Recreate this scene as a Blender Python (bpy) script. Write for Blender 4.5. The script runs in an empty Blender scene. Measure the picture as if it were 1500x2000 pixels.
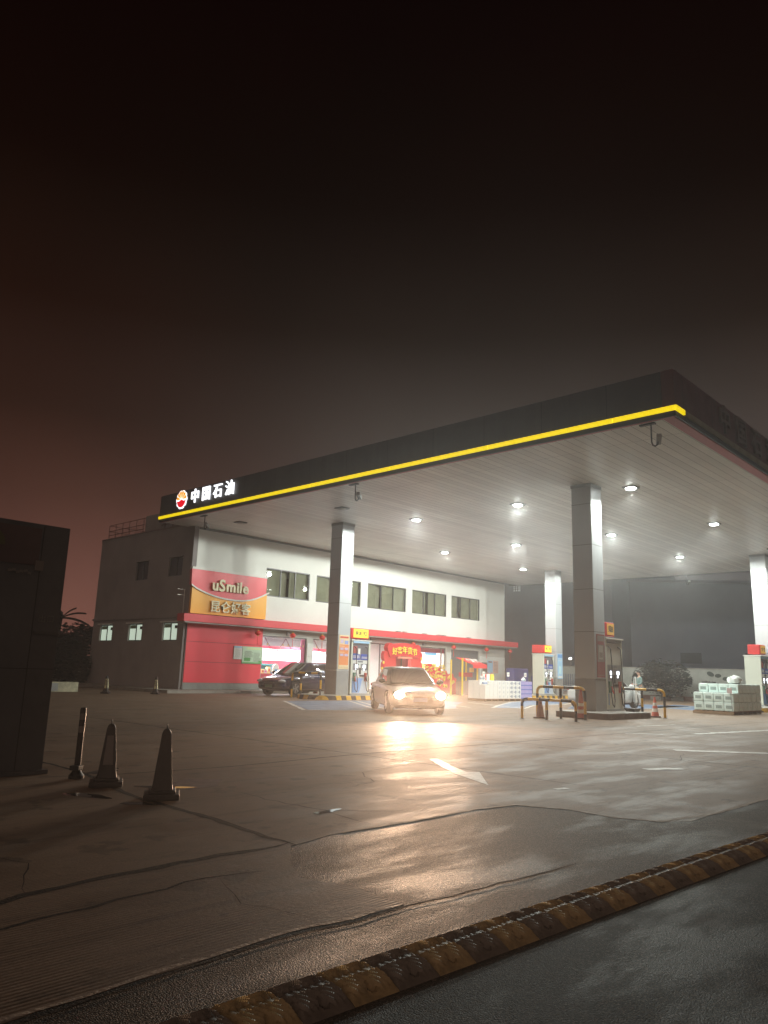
import bpy, bmesh, math, random
from mathutils import Vector, Matrix
from mathutils.geometry import tessellate_polygon
random.seed(7)
S = bpy.context.scene
COL = S.collection
PI = math.pi

# ------------------------------------------------------------------ camera
cam = bpy.data.cameras.new('camera'); camo = bpy.data.objects.new('camera', cam); COL.objects.link(camo)
cam.sensor_fit = 'VERTICAL'; cam.sensor_height = 32.0; cam.lens = 32.0 * 1474.91 / 2000.0
cam.clip_start = 0.05; cam.clip_end = 2000
R_ = Vector((0.6829, -0.7298, 0.0316)); U_ = Vector((-0.1718, -0.1184, 0.9780)); F_ = Vector((0.7099, 0.6733, 0.2062))
yaw, pitch, roll = 0.7596, 0.2084, 0.0323
F_ = Vector((math.cos(yaw)*math.cos(pitch), math.sin(yaw)*math.cos(pitch), math.sin(pitch)))
r0 = Vector((math.sin(yaw), -math.cos(yaw), 0)); u0 = r0.cross(F_)
R_ = math.cos(roll)*r0 + math.sin(roll)*u0; U_ = -math.sin(roll)*r0 + math.cos(roll)*u0
m3 = Matrix((R_, U_, -F_)).transposed()
camo.matrix_world = Matrix.Translation((0, 0, 1.3)) @ m3.to_4x4()
S.camera = camo
S.render.resolution_x = 768; S.render.resolution_y = 1024

# ------------------------------------------------------------------ exposure / render
S.view_settings.view_transform = 'Standard'; S.view_settings.look = 'None'
S.view_settings.exposure = 0.0; S.view_settings.gamma = 1.0
S.cycles.use_denoising = True
S.cycles.max_bounces = 6; S.cycles.diffuse_bounces = 3; S.cycles.glossy_bounces = 3
S.cycles.transparent_max_bounces = 12; S.cycles.volume_bounces = 0
S.cycles.sample_clamp_indirect = 4.0; S.cycles.sample_clamp_direct = 0
S.cycles.caustics_reflective = False; S.cycles.caustics_refractive = False

# ------------------------------------------------------------------ night sky (city glow near the horizon, redder to the left)
W = bpy.data.worlds.new('World'); S.world = W; W.use_nodes = True
wn = W.node_tree.nodes; wl = W.node_tree.links; wn.clear()
def wnode(t, **k):
    n = wn.new(t)
    for a, b in k.items(): setattr(n, a, b)
    return n
tc = wnode('ShaderNodeTexCoord'); sep = wnode('ShaderNodeSeparateXYZ'); wl.new(tc.outputs['Generated'], sep.inputs[0])
def ramp(stops):
    r = wnode('ShaderNodeValToRGB'); e = r.color_ramp.elements
    while len(e) < len(stops): e.new(0.5)
    for el, (p, c) in zip(e, stops): el.position = p; el.color = (*c, 1)
    wl.new(sep.outputs['Z'], r.inputs[0]); return r
SKY = 1.0
rc = ramp([(0.0, (.060, .047, .048)), (.17, (.052, .040, .039)), (.30, (.044, .031, .026)), (.42, (.0125, .0065, .0042)),
           (.56, (.0042, .0009, .0003)), (.72, (.0024, .0001, .0001)), (1.0, (.0016, .0001, .0001))])
rl = ramp([(0.0, (.21, .085, .062)), (.10, (.135, .055, .041)), (.20, (.062, .025, .017)), (.30, (.022, .0075, .0042)), (.42, (.012, .0022, .0005)),
           (.60, (.0030, .0002, .0001)), (1.0, (.0016, .0001, .0001))])
dot = wnode('ShaderNodeVectorMath', operation='DOT_PRODUCT'); dot.inputs[1].default_value = (math.cos(1.32), math.sin(1.32), 0)
wl.new(tc.outputs['Generated'], dot.inputs[0])
mr = wnode('ShaderNodeMapRange'); mr.inputs[1].default_value = .78; mr.inputs[2].default_value = .985; wl.new(dot.outputs['Value'], mr.inputs[0])
mr.interpolation_type = 'SMOOTHSTEP'
mx = wnode('ShaderNodeMixRGB'); wl.new(mr.outputs[0], mx.inputs[0]); wl.new(rc.outputs[0], mx.inputs[1]); wl.new(rl.outputs[0], mx.inputs[2])
# brown fill glow added to the unseen sky behind the camera, lighting the foreground
dotb = wnode('ShaderNodeVectorMath', operation='DOT_PRODUCT'); dotb.inputs[1].default_value = (-.74, -.67, .05); wl.new(tc.outputs['Generated'], dotb.inputs[0])
mrb = wnode('ShaderNodeMapRange'); mrb.inputs[1].default_value = .0; mrb.inputs[2].default_value = .85; mrb.interpolation_type = 'SMOOTHSTEP'; wl.new(dotb.outputs['Value'], mrb.inputs[0])
mxb = wnode('ShaderNodeMixRGB'); wl.new(mrb.outputs[0], mxb.inputs[0]); wl.new(mx.outputs[0], mxb.inputs[1]); mxb.inputs[2].default_value = (.21, .145, .112, 1)
mx = mxb
# uneven low cloud
cn_ = wnode('ShaderNodeTexNoise'); cn_.inputs['Scale'].default_value = 2.6; cn_.inputs['Detail'].default_value = 5; wl.new(tc.outputs['Generated'], cn_.inputs['Vector'])
cr_ = wnode('ShaderNodeMapRange'); cr_.inputs[1].default_value = .3; cr_.inputs[2].default_value = .7; cr_.inputs[3].default_value = .78; cr_.inputs[4].default_value = 1.22; wl.new(cn_.outputs[0], cr_.inputs[0])
cs_ = wnode('ShaderNodeVectorMath', operation='SCALE'); wl.new(mx.outputs[0], cs_.inputs[0]); wl.new(cr_.outputs[0], cs_.inputs['Scale'])
bg = wnode('ShaderNodeBackground'); bg.inputs[1].default_value = SKY; wl.new(cs_.outputs[0], bg.inputs[0])
wo = wnode('ShaderNodeOutputWorld'); wl.new(bg.outputs[0], wo.inputs[0])

# light strengths
CANOPY_W = 295.0      # each lamp in the canopy ceiling
HEAD_W = 3900.0       # each headlamp of the arriving car
HAZE_D = 0.0024

# ------------------------------------------------------------------ materials
MATS = {}
def mat(name, col, rough=.55, metal=0., emis=None, es=0., var=0., vs=3., bump=0., bs=40., coat=0., spec=.5):
    if name in MATS: return MATS[name]
    m = bpy.data.materials.new(name); m.use_nodes = True
    nt = m.node_tree; p = nt.nodes['Principled BSDF']
    p.inputs['Base Color'].default_value = (*col, 1); p.inputs['Roughness'].default_value = rough
    p.inputs['Metallic'].default_value = metal; p.inputs['Coat Weight'].default_value = coat
    p.inputs['Specular IOR Level'].default_value = spec
    if emis: p.inputs['Emission Color'].default_value = (*emis, 1); p.inputs['Emission Strength'].default_value = es
    if var or bump:
        t = nt.nodes.new('ShaderNodeTexCoord')
    if var:
        n = nt.nodes.new('ShaderNodeTexNoise'); n.inputs['Scale'].default_value = vs; n.inputs['Detail'].default_value = 8
        n.inputs['Roughness'].default_value = .65
        nt.links.new(t.outputs['Object'], n.inputs['Vector'])
        r = nt.nodes.new('ShaderNodeMapRange'); r.inputs[1].default_value = .3; r.inputs[2].default_value = .7
        r.inputs[3].default_value = 1 - var; r.inputs[4].default_value = 1 + var * .5
        nt.links.new(n.outputs[0], r.inputs[0])
        mm = nt.nodes.new('ShaderNodeVectorMath'); mm.operation = 'SCALE'; mm.inputs[0].default_value = col
        nt.links.new(r.outputs[0], mm.inputs['Scale']); nt.links.new(mm.outputs[0], p.inputs['Base Color'])
        rr = nt.nodes.new('ShaderNodeMapRange'); rr.inputs[1].default_value = .3; rr.inputs[2].default_value = .7
        rr.inputs[3].default_value = min(1, rough * 1.2); rr.inputs[4].default_value = rough * .8
        nt.links.new(n.outputs[0], rr.inputs[0]); nt.links.new(rr.outputs[0], p.inputs['Roughness'])
    if bump:
        n2 = nt.nodes.new('ShaderNodeTexNoise'); n2.inputs['Scale'].default_value = bs; n2.inputs['Detail'].default_value = 4
        nt.links.new(t.outputs['Object'], n2.inputs['Vector'])
        b = nt.nodes.new('ShaderNodeBump'); b.inputs['Strength'].default_value = bump; b.inputs['Distance'].default_value = .02
        nt.links.new(n2.outputs[0], b.inputs['Height']); nt.links.new(b.outputs[0], p.inputs['Normal'])
    MATS[name] = m; return m
def glassmat(name, tint=(.9, .95, .93), refl=.12, rough=.02, haze=.0):
    m = bpy.data.materials.new(name); m.use_nodes = True; nt = m.node_tree; nt.nodes.clear()
    o = nt.nodes.new('ShaderNodeOutputMaterial'); a = nt.nodes.new('ShaderNodeBsdfTransparent'); a.inputs[0].default_value = (*tint, 1)
    g = nt.nodes.new('ShaderNodeBsdfGlossy'); g.inputs['Roughness'].default_value = rough; g.inputs['Color'].default_value = (.9, .9, .9, 1)
    lw = nt.nodes.new('ShaderNodeLayerWeight'); lw.inputs[0].default_value = .5
    fr = nt.nodes.new('ShaderNodeMath'); fr.operation = 'POWER'; fr.inputs[1].default_value = 4; nt.links.new(lw.outputs['Facing'], fr.inputs[0])
    ad = nt.nodes.new('ShaderNodeMath'); ad.operation = 'MULTIPLY_ADD'; ad.inputs[1].default_value = .7; ad.inputs[2].default_value = refl + .045; ad.use_clamp = True
    nt.links.new(fr.outputs[0], ad.inputs[0])
    x = nt.nodes.new('ShaderNodeMixShader'); nt.links.new(ad.outputs[0], x.inputs[0]); nt.links.new(a.outputs[0], x.inputs[1]); nt.links.new(g.outputs[0], x.inputs[2])
    nt.links.new(x.outputs[0], o.inputs[0]); MATS[name] = m; return m
def emat(name, col, s): return mat(name, tuple(min(1, c) for c in col), .5, emis=col, es=s)

# ------------------------------------------------------------------ mesh builder
class MB:
    def __init__(s): s.v = []; s.f = []; s.mi = []; s.m = 0
    def add(s, vs, fs):
        o = len(s.v); s.v += [tuple(v) for v in vs]; s.f += [tuple(i + o for i in f) for f in fs]; s.mi += [s.m] * len(fs); return s
    def box(s, x0, x1, y0, y1, z0, z1):
        vs = [(x, y, z) for z in (z0, z1) for y in (y0, y1) for x in (x0, x1)]
        return s.add(vs, [(0, 2, 3, 1), (4, 5, 7, 6), (0, 1, 5, 4), (2, 6, 7, 3), (0, 4, 6, 2), (1, 3, 7, 5)])
    def obox(s, c, sx, sy, sz, rz=0, rx=0, ry=0):
        M = Matrix.Translation(c) @ Matrix.Rotation(rz, 4, 'Z') @ Matrix.Rotation(ry, 4, 'Y') @ Matrix.Rotation(rx, 4, 'X')
        vs = [M @ Vector((x * sx / 2, y * sy / 2, z * sz / 2)) for z in (-1, 1) for y in (-1, 1) for x in (-1, 1)]
        return s.add(vs, [(0, 2, 3, 1), (4, 5, 7, 6), (0, 1, 5, 4), (2, 6, 7, 3), (0, 4, 6, 2), (1, 3, 7, 5)])
    def tube(s, path, r, n=8, cap=True):
        path = [Vector(p) for p in path]; rs = r if isinstance(r, (list, tuple)) else [r] * len(path)
        rings = []; up = None
        for i, p in enumerate(path):
            d = (path[min(i + 1, len(path) - 1)] - path[max(i - 1, 0)]).normalized()
            if up is None:
                up = Vector((0, 0, 1)) if abs(d.z) < .9 else Vector((1, 0, 0))
            a = d.cross(up).normalized(); b = a.cross(d).normalized(); up = b
            rings.append([p + (a * math.cos(t) + b * math.sin(t)) * rs[i] for t in [2 * PI * k / n for k in range(n)]])
        vs = [v for rg in rings for v in rg]
        fs = [(i * n + k, i * n + (k + 1) % n, (i + 1) * n + (k + 1) % n, (i + 1) * n + k) for i in range(len(path) - 1) for k in range(n)]
        if cap: fs += [tuple(reversed(range(n))), tuple(range((len(path) - 1) * n, len(path) * n))]
        return s.add(vs, fs)
    def prism(s, poly, z0, z1):
        n = len(poly); vs = [(x, y, z0) for x, y in poly] + [(x, y, z1) for x, y in poly]
        tr = tessellate_polygon([[Vector((x, y, 0)) for x, y in poly]])
        ar = sum(poly[i][0] * poly[(i + 1) % n][1] - poly[(i + 1) % n][0] * poly[i][1] for i in range(n))
        fs = []
        for a, b, c in tr:
            q = (poly[b][0] - poly[a][0]) * (poly[c][1] - poly[a][1]) - (poly[c][0] - poly[a][0]) * (poly[b][1] - poly[a][1])
            if q < 0: b, c = c, b
            fs.append((a + n, b + n, c + n)); fs.append((c, b, a))
        for i in range(n):
            j = (i + 1) % n; fs.append((i, j, j + n, i + n) if ar > 0 else (j, i, i + n, j + n))
        return s.add(vs, fs)
    def vprism(s, poly, a, b, axis='Y'):
        # poly in (u,z); extruded along Y (facing -Y side at a) or along X
        o = len(s.v); t = MB(); t.prism(poly, 0, 1)
        vs = []
        for (u, z, w) in t.v:
            k = a + (b - a) * w
            vs.append((u, k, z) if axis == 'Y' else (k, u, z))
        fs = t.f
        # orient: prism (u,z)->xy, w->z. mapping (u,k,z) flips handedness
        if axis == 'Y': fs = [tuple(reversed(f)) for f in fs]
        if b < a: fs = [tuple(reversed(f)) for f in fs]
        return s.add(vs, fs)
    def sphere(s, c, rx, ry=None, rz=None, n=12, m=8):
        ry = ry or rx; rz = rz or rx; vs = [(c[0], c[1], c[2] - rz)]
        for i in range(1, m):
            ph = PI * i / m
            for k in range(n):
                t = 2 * PI * k / n; vs.append((c[0] + rx * math.sin(ph) * math.cos(t), c[1] + ry * math.sin(ph) * math.sin(t), c[2] - rz * math.cos(ph)))
        vs.append((c[0], c[1], c[2] + rz)); L = len(vs) - 1
        fs = [(0, 1 + (k + 1) % n, 1 + k) for k in range(n)]
        for i in range(m - 2):
            for k in range(n):
                a = 1 + i * n + k; b = 1 + i * n + (k + 1) % n; fs.append((a, b, b + n, a + n))
        fs += [(L, 1 + (m - 2) * n + k, 1 + (m - 2) * n + (k + 1) % n) for k in range(n)]
        return s.add(vs, fs)
    def lathe(s, prof, c=(0, 0, 0), n=16, sq=False):
        vs = []
        for r, z in prof:
            for k in range(n):
                t = 2 * PI * (k + .5) / n; q = 1
                vs.append((c[0] + r * q * math.cos(t), c[1] + r * q * math.sin(t), c[2] + z))
        fs = [(i * n + k, i * n + (k + 1) % n, (i + 1) * n + (k + 1) % n, (i + 1) * n + k) for i in range(len(prof) - 1) for k in range(n)]
        fs += [tuple(reversed(range(n))), tuple(range((len(prof) - 1) * n, len(prof) * n))]
        return s.add(vs, fs)
    def loft(s, rings, closed=True, cap=True):
        n = len(rings[0]); vs = [v for r in rings for v in r]; K = n if closed else n - 1
        fs = [(i * n + k, i * n + (k + 1) % n, (i + 1) * n + (k + 1) % n, (i + 1) * n + k) for i in range(len(rings) - 1) for k in range(K)]
        if cap and closed: fs += [tuple(reversed(range(n))), tuple(range((len(rings) - 1) * n, len(rings) * n))]
        return s.add(vs, fs)
    def quad(s, a, b, c, d): return s.add([a, b, c, d], [(0, 1, 2, 3)])
    def mesh(s, name, mats, off=(0, 0, 0), smooth=False, bevel=0):
        me = bpy.data.meshes.new(name)
        me.from_pydata([(v[0] - off[0], v[1] - off[1], v[2] - off[2]) for v in s.v], [], s.f)
        for m in (mats if isinstance(mats, (list, tuple)) else [mats]): me.materials.append(m)
        for p, i in zip(me.polygons, s.mi): p.material_index = i
        bm = bmesh.new(); bm.from_mesh(me); bmesh.ops.recalc_face_normals(bm, faces=bm.faces)
        if bevel:
            ed = [e for e in bm.edges if len(e.link_faces) == 2 and e.calc_face_angle(0) > .6]
            bmesh.ops.bevel(bm, geom=ed, offset=bevel, segments=2, affect='EDGES', profile=.6, clamp_overlap=True)
        bm.to_mesh(me); bm.free()
        if smooth:
            for p in me.polygons: p.use_smooth = True
            try: me.set_sharp_from_angle(angle=math.radians(38))
            except Exception: pass
        me.update(); return me
def wloc(o):
    v = Vector(o.location)
    while o.parent: o = o.parent; v += Vector(o.location)
    return v
def build(mb, name, mats, parent=None, world=True, smooth=False, bevel=0, loc=None):
    if parent is not None:
        off = wloc(parent) if world else (0, 0, 0)
        me = mb.mesh(name, mats, off, smooth, bevel)
        o = bpy.data.objects.new(name, me); COL.objects.link(o); o.parent = parent
    else:
        if loc is None:
            xs = [v[0] for v in mb.v]; ys = [v[1] for v in mb.v]; zs = [v[2] for v in mb.v]
            loc = ((min(xs) + max(xs)) / 2, (min(ys) + max(ys)) / 2, min(zs))
        me = mb.mesh(name, mats, loc, smooth, bevel)
        o = bpy.data.objects.new(name, me); COL.objects.link(o); o.location = loc
    return o
def tag(o, label=None, cat=None, group=None, kind=None):
    if label: o['label'] = label
    if cat: o['category'] = cat
    if group: o['group'] = group
    if kind: o['kind'] = kind
    return o
def thing(name, label, cat, loc=(0, 0, 0), rz=0, group=None):
    o = bpy.data.objects.new(name, None); COL.objects.link(o); o.location = loc; o.rotation_euler = (0, 0, rz)
    o.empty_display_size = .2
    return tag(o, label, cat, group)
def dup(o, loc=None, rz=None, label=None, parent=None):
    c = o.copy(); COL.objects.link(c); c.parent = parent
    for ch in list(o.children): dup(ch, parent=c)
    if loc is not None: c.location = loc
    if rz is not None: c.rotation_euler = (0, 0, rz)
    if label: c['label'] = label
    return c
def struct(mb, name, mats, **k):
    o = build(mb, name, mats, loc=(0, 0, 0), **k); o['kind'] = 'structure'; return o
def text(txt, size, mats, parent, loc, rot, ext=.01, off=0., name='lettering', align='CENTER', sx=1., shear=0., spacing=1.):
    cu = bpy.data.curves.new('t', 'FONT'); cu.body = txt; cu.size = size; cu.extrude = ext; cu.offset = off; cu.shear = shear
    cu.align_x = align; cu.align_y = 'CENTER'; cu.resolution_u = 3; cu.space_character = spacing
    to = bpy.data.objects.new('t', cu); COL.objects.link(to)
    bpy.context.view_layer.update()
    dg = bpy.context.evaluated_depsgraph_get()
    me = bpy.data.meshes.new_from_object(to.evaluated_get(dg)); bpy.data.objects.remove(to)
    me.materials.clear(); me.materials.append(mats); me.name = name
    pl = wloc(parent) if parent else Vector((0, 0, 0))
    M = Matrix.Translation(Vector(loc) - pl) @ (Matrix.Rotation(rot[2], 4, 'Z') @ Matrix.Rotation(rot[0], 4, 'X')) @ Matrix.Diagonal((sx, 1, 1, 1))
    me.transform(M)
    o = bpy.data.objects.new(name, me); COL.objects.link(o); o.parent = parent
    return o
FY = (PI / 2, 0, 0)            # lettering that faces -Y
FX = (PI / 2, 0, -PI / 2)      # lettering that faces -X
# ------------------------------------------------------------------ shared materials
WHITE = mat('white_render', (.80, .81, .77), .7, var=.06, vs=.7, bump=.15, bs=8)
WALLG = mat('grey_side_render', (.34, .31, .31), .85, var=.18, vs=.5, bump=.2, bs=6)
RED = mat('red_cladding', (.85, .07, .10), .35, var=.05, vs=1)
REDB = mat('red_fascia_paint', (.75, .06, .08), .4, var=.06, vs=1)
ORANGE = mat('orange_panel', (.95, .45, .03), .35)
CREAM = mat('cream_acrylic', (.95, .90, .62), .4)
TRIMW = mat('white_trim', (.75, .74, .70), .4)
DARK = mat('dark_metal', (.05, .05, .055), .4, .3)
BLACK = mat('black_rubber', (.015, .015, .016), .6)
GREYM = mat('grey_metal', (.32, .33, .33), .45, .4)
ALU = mat('aluminium_frame', (.10, .10, .105), .4, .5)
CLAD = mat('column_cladding', (.48, .50, .52), .38, .15, var=.05, vs=1.2)
CLADD = mat('column_lower_cladding', (.27, .28, .28), .45, .1, var=.08, vs=2)
SEAM = mat('seam', (.12, .12, .12), .7)
GLASS = glassmat('shop_glass', (.95, .97, .97), .03)
GLASSU = glassmat('upper_glass', (.80, .82, .76), .0, .0)
CARGL = mat('car_glass', (.012, .013, .014), .04, spec=.8, coat=.3)
PLIN = mat('grey_plinth', (.25, .26, .25), .7, var=.15, vs=3)
CONCR = mat('kerb_concrete', (.32, .30, .27), .8, var=.25, vs=4, bump=.3, bs=20)
YEL = mat('safety_yellow', (.75, .42, .03), .35, var=.1, vs=6)
BLK = mat('safety_black', (.03, .03, .032), .4)
PLASTW = mat('white_plastic', (.72, .73, .72), .4)
BLUEP = mat('blue_plastic', (.03, .08, .40), .4)
SKYB = mat('pale_blue_print', (.35, .58, .80), .4)
CREAMP = mat('pump_panel_paint', (.62, .64, .55), .35, var=.04, vs=2)
GOLD = mat('gold_yellow', (.85, .60, .05), .4)
REDP = mat('bright_red', (.65, .02, .02), .45)
PAPER = mat('paper', (.75, .75, .72), .6)
TEXTD = mat('dark_print', (.06, .06, .05), .6)
SCREEN = emat('lit_display', (.85, .92, 1.0), 6)

# ------------------------------------------------------------------ ground
def ground_material(name, kind):
    m = bpy.data.materials.new(name); m.use_nodes = True; nt = m.node_tree; L = nt.links; p = nt.nodes['Principled BSDF']
    def N(t, **k):
        n = nt.nodes.new(t)
        for a, b in k.items(): setattr(n, a, b)
        return n
    def mrange(src, a, b, c, d, sm=False):
        r = N('ShaderNodeMapRange'); r.inputs[1].default_value = a; r.inputs[2].default_value = b; r.inputs[3].default_value = c; r.inputs[4].default_value = d
        if sm: r.interpolation_type = 'SMOOTHSTEP'
        L.new(src, r.inputs[0]); return r.outputs[0]
    def noise(sc, det=6, ro=.6, vec=None, dist=0):
        n = N('ShaderNodeTexNoise'); n.inputs['Scale'].default_value = sc; n.inputs['Detail'].default_value = det; n.inputs['Roughness'].default_value = ro
        n.inputs['Distortion'].default_value = dist
        L.new(vec or t.outputs['Object'], n.inputs['Vector']); return n.outputs[0]
    def math_(op, a, b):
        n = N('ShaderNodeMath', operation=op)
        for i, q in enumerate((a, b)):
            if isinstance(q, (int, float)): n.inputs[i].default_value = q
            else: L.new(q, n.inputs[i])
        return n.outputs[0]
    t = N('ShaderNodeTexCoord')
    mp = N('ShaderNodeMapping'); mp.inputs['Scale'].default_value = (.35, 1, 1); mp.inputs['Rotation'].default_value = (0, 0, .3); L.new(t.outputs['Object'], mp.inputs[0])
    big = noise(.45, 7, .62); mid = noise(1.6, 8, .65, mp.outputs[0]); fine = noise(28, 5, .7)
    wet = mrange(mid, .46, .60, 0, 1, True)
    if kind == 'asphalt':
        v = N('ShaderNodeTexVoronoi'); v.inputs['Scale'].default_value = 130; L.new(t.outputs['Object'], v.inputs['Vector'])
        st = mrange(v.outputs['Distance'], .0, .75, 1, 0)
        cr = N('ShaderNodeValToRGB'); e = cr.color_ramp.elements; e[0].position = .2; e[0].color = (.018, .014, .011, 1); e[1].position = .9; e[1].color = (.062, .047, .034, 1)
        L.new(math_('MULTIPLY', v.outputs['Color'], mrange(big, .3, .7, .5, 1.1)), cr.inputs[0]); col = cr.outputs[0]
        v2 = N('ShaderNodeTexVoronoi'); v2.inputs['Scale'].default_value = 150; L.new(t.outputs['Object'], v2.inputs['Vector'])
        sv = N('ShaderNodeSeparateXYZ'); L.new(v2.outputs['Color'], sv.inputs[0])
        fk = N('ShaderNodeMixRGB'); L.new(mrange(sv.outputs[0], .80, .92, 0, .75), fk.inputs[0]); L.new(col, fk.inputs[1]); fk.inputs[2].default_value = (.17, .13, .10, 1); col = fk.outputs[0]
        hgt = math_('ADD', math_('MULTIPLY', st, 1.0), math_('MULTIPLY', fine, .6))
        b = N('ShaderNodeBump'); b.inputs['Strength'].default_value = .6; b.inputs['Distance'].default_value = .004; L.new(hgt, b.inputs['Height'])
        rough = math_('ADD', mrange(wet, 0, 1, .62, .48), math_('MULTIPLY', fine, .08))
        dust = mrange(noise(.9, 8, .7), .56, .66, 0, .5, True)
        mxd = N('ShaderNodeMixRGB'); L.new(dust, mxd.inputs[0]); L.new(col, mxd.inputs[1]); mxd.inputs[2].default_value = (.11, .086, .066, 1); col = mxd.outputs[0]
    else:
        cr = N('ShaderNodeValToRGB'); e = cr.color_ramp.elements; e[0].position = .25; e[0].color = (.145, .096, .066, 1); e[1].position = .75; e[1].color = (.285, .200, .136, 1)
        mixv = math_('ADD', math_('MULTIPLY', big, .5), math_('MULTIPLY', mid, .35)); mixv = math_('ADD', mixv, math_('MULTIPLY', fine, .15))
        L.new(mixv, cr.inputs[0]); col = cr.outputs[0]
        sp = noise(90, 3, .7)
        spk = N('ShaderNodeMixRGB', blend_type='MULTIPLY'); L.new(mrange(sp, .38, .5, .5, 0), spk.inputs[0]); L.new(col, spk.inputs[1]); spk.inputs[2].default_value = (.35, .33, .31, 1); col = spk.outputs[0]
        st2 = noise(7.5, 9, .78, mp.outputs[0], .8)
        spm = N('ShaderNodeMixRGB', blend_type='MULTIPLY'); L.new(mrange(st2, .50, .68, 0, .55), spm.inputs[0]); L.new(col, spm.inputs[1]); spm.inputs[2].default_value = (.5, .47, .44, 1); col = spm.outputs[0]
        oil = noise(2.3, 4, .5)
        om = N('ShaderNodeMixRGB', blend_type='MULTIPLY'); L.new(mrange(oil, .60, .66, 0, .6, True), om.inputs[0]); L.new(col, om.inputs[1]); om.inputs[2].default_value = (.38, .35, .33, 1); col = om.outputs[0]
        mp2 = N('ShaderNodeMapping'); mp2.inputs['Rotation'].default_value = (0, 0, .95); mp2.inputs['Scale'].default_value = (.12, 5, 1); L.new(t.outputs['Object'], mp2.inputs[0])
        ty = noise(1.1, 4, .6, mp2.outputs[0])
        tm_ = N('ShaderNodeMixRGB', blend_type='MULTIPLY'); L.new(mrange(ty, .55, .65, 0, .45, True), tm_.inputs[0]); L.new(col, tm_.inputs[1]); tm_.inputs[2].default_value = (.5, .46, .43, 1); col = tm_.outputs[0]
        # brushed grooves run along X
        sx = N('ShaderNodeSeparateXYZ'); L.new(t.outputs['Object'], sx.inputs[0])
        gr = math_('SINE', math_('ADD', math_('MULTIPLY', sx.outputs[1], 2 * PI / .032), math_('MULTIPLY', noise(1.2), 3)), 0)
        gm = mrange(noise(.8, 3), .45, .6, .15, 1, True)
        hgt = math_('ADD', math_('MULTIPLY', math_('MULTIPLY', gr, gm), .42), math_('MULTIPLY', fine, .7))
        b = N('ShaderNodeBump'); b.inputs['Strength'].default_value = .6; b.inputs['Distance'].default_value = .006; L.new(hgt, b.inputs['Height'])
        # shallow undulation lets the light break up
        rough = math_('ADD', mrange(wet, 0, 1, .60, .50), math_('MULTIPLY', fine, .12))
        dk = N('ShaderNodeMixRGB', blend_type='MULTIPLY'); L.new(math_('MULTIPLY', wet, .40), dk.inputs[0]); L.new(col, dk.inputs[1]); dk.inputs[2].default_value = (.5, .46, .44, 1); col = dk.outputs[0]
    b2 = N('ShaderNodeBump'); b2.inputs['Strength'].default_value = .07; b2.inputs['Distance'].default_value = .05
    L.new(noise(3.5, 4, .5, mp.outputs[0]), b2.inputs['Height']); L.new(b.outputs[0], b2.inputs['Normal'])
    p.inputs['Specular IOR Level'].default_value = .14 if kind == 'asphalt' else .28
    L.new(col, p.inputs['Base Color']); L.new(rough, p.inputs['Roughness']); L.new(b2.outputs[0], p.inputs['Normal'])
    return m
ASPH = ground_material('wet_coarse_asphalt', 'asphalt'); CONC = ground_material('worn_concrete', 'concrete')
TAR = mat('tar_joint', (.022, .018, .016), .85, var=.3, vs=20, bump=.3, bs=60, spec=.1)
WLINE = mat('worn_white_paint', (.50, .47, .42), .5, var=.35, vs=9)
BPAINT = mat('blue_grey_paint', (.10, .15, .24), .5, var=.25, vs=2)
LIPM = mat('concrete_lip', (.33, .25, .19), .7, var=.3, vs=12, bump=.4, bs=40)

g = MB(); g.quad((-240, -240, 0), (240, -240, 0), (240, 240, 0), (-240, 240, 0))
struct(g, 'asphalt_ground', ASPH)
patch = [(1.37, 3.10), (2.08, 3.13), (2.73, 3.17), (3.15, 3.10), (3.53, 3.09), (3.56, 3.58), (3.46, 3.92), (3.70, 4.30), (3.97, 4.62), (4.5, 4.72), (5.41, 4.69), (6.4, 4.70),
         (6.95, 4.60), (7.17, 4.12), (7.14, 3.61), (7.30, 3.25), (7.6, 3.06)]
_r = random.Random(41); _o = []
for a_, b_ in zip(patch, patch[1:]):
    n_ = max(1, int(math.dist(a_, b_) / .09))
    for q_ in range(n_): _o.append((a_[0] + (b_[0] - a_[0]) * q_ / n_ + _r.uniform(-.011, .011), a_[1] + (b_[1] - a_[1]) * q_ / n_ + _r.uniform(-.011, .011)))
patch = _o + [patch[-1]]
g = MB(); g.prism([(-14, 3.12)] + patch + [(12, 3.06), (70, 3.06), (70, 75), (-14, 75)], -.05, .0015)
struct(g, 'concrete_pavement', CONC)
# raised lip of concrete round the asphalt patch
rnd = random.Random(3)
def strip(pts, w, z0, z1, jit=.0, m=None, taper=False):
    P = []
    for i in range(len(pts) - 1):
        a = Vector(pts[i]); b = Vector(pts[i + 1]); n = max(1, int((b - a).length / .14))
        P += [a.lerp(b, k / n) for k in range(n)]
    P.append(Vector(pts[-1])); Lf = []; Rt = []
    for i, p_ in enumerate(P):
        d = (P[min(i + 1, len(P) - 1)] - P[max(i - 1, 0)]).normalized(); nn = Vector((-d.y, d.x)); o = nn * rnd.uniform(-jit, jit)
        tp = min(1, i / 3, (len(P) - 1 - i) / 3) * .8 + .2 if taper else 1
        Lf.append(p_ + o + nn * w / 2 * rnd.uniform(.6, 1.3) * tp); Rt.append(p_ + o - nn * w / 2 * rnd.uniform(.6, 1.3) * tp)
    mb = m or MB()
    n = len(P)
    vs = [(v.x, v.y, z1) for v in Lf] + [(v.x, v.y, z1) for v in Rt]
    fs = []
    for i in range(n - 1):
        fs += [(i, i + n, i + n + 1, i + 1)]
    mb.add(vs, fs); return mb
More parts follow.
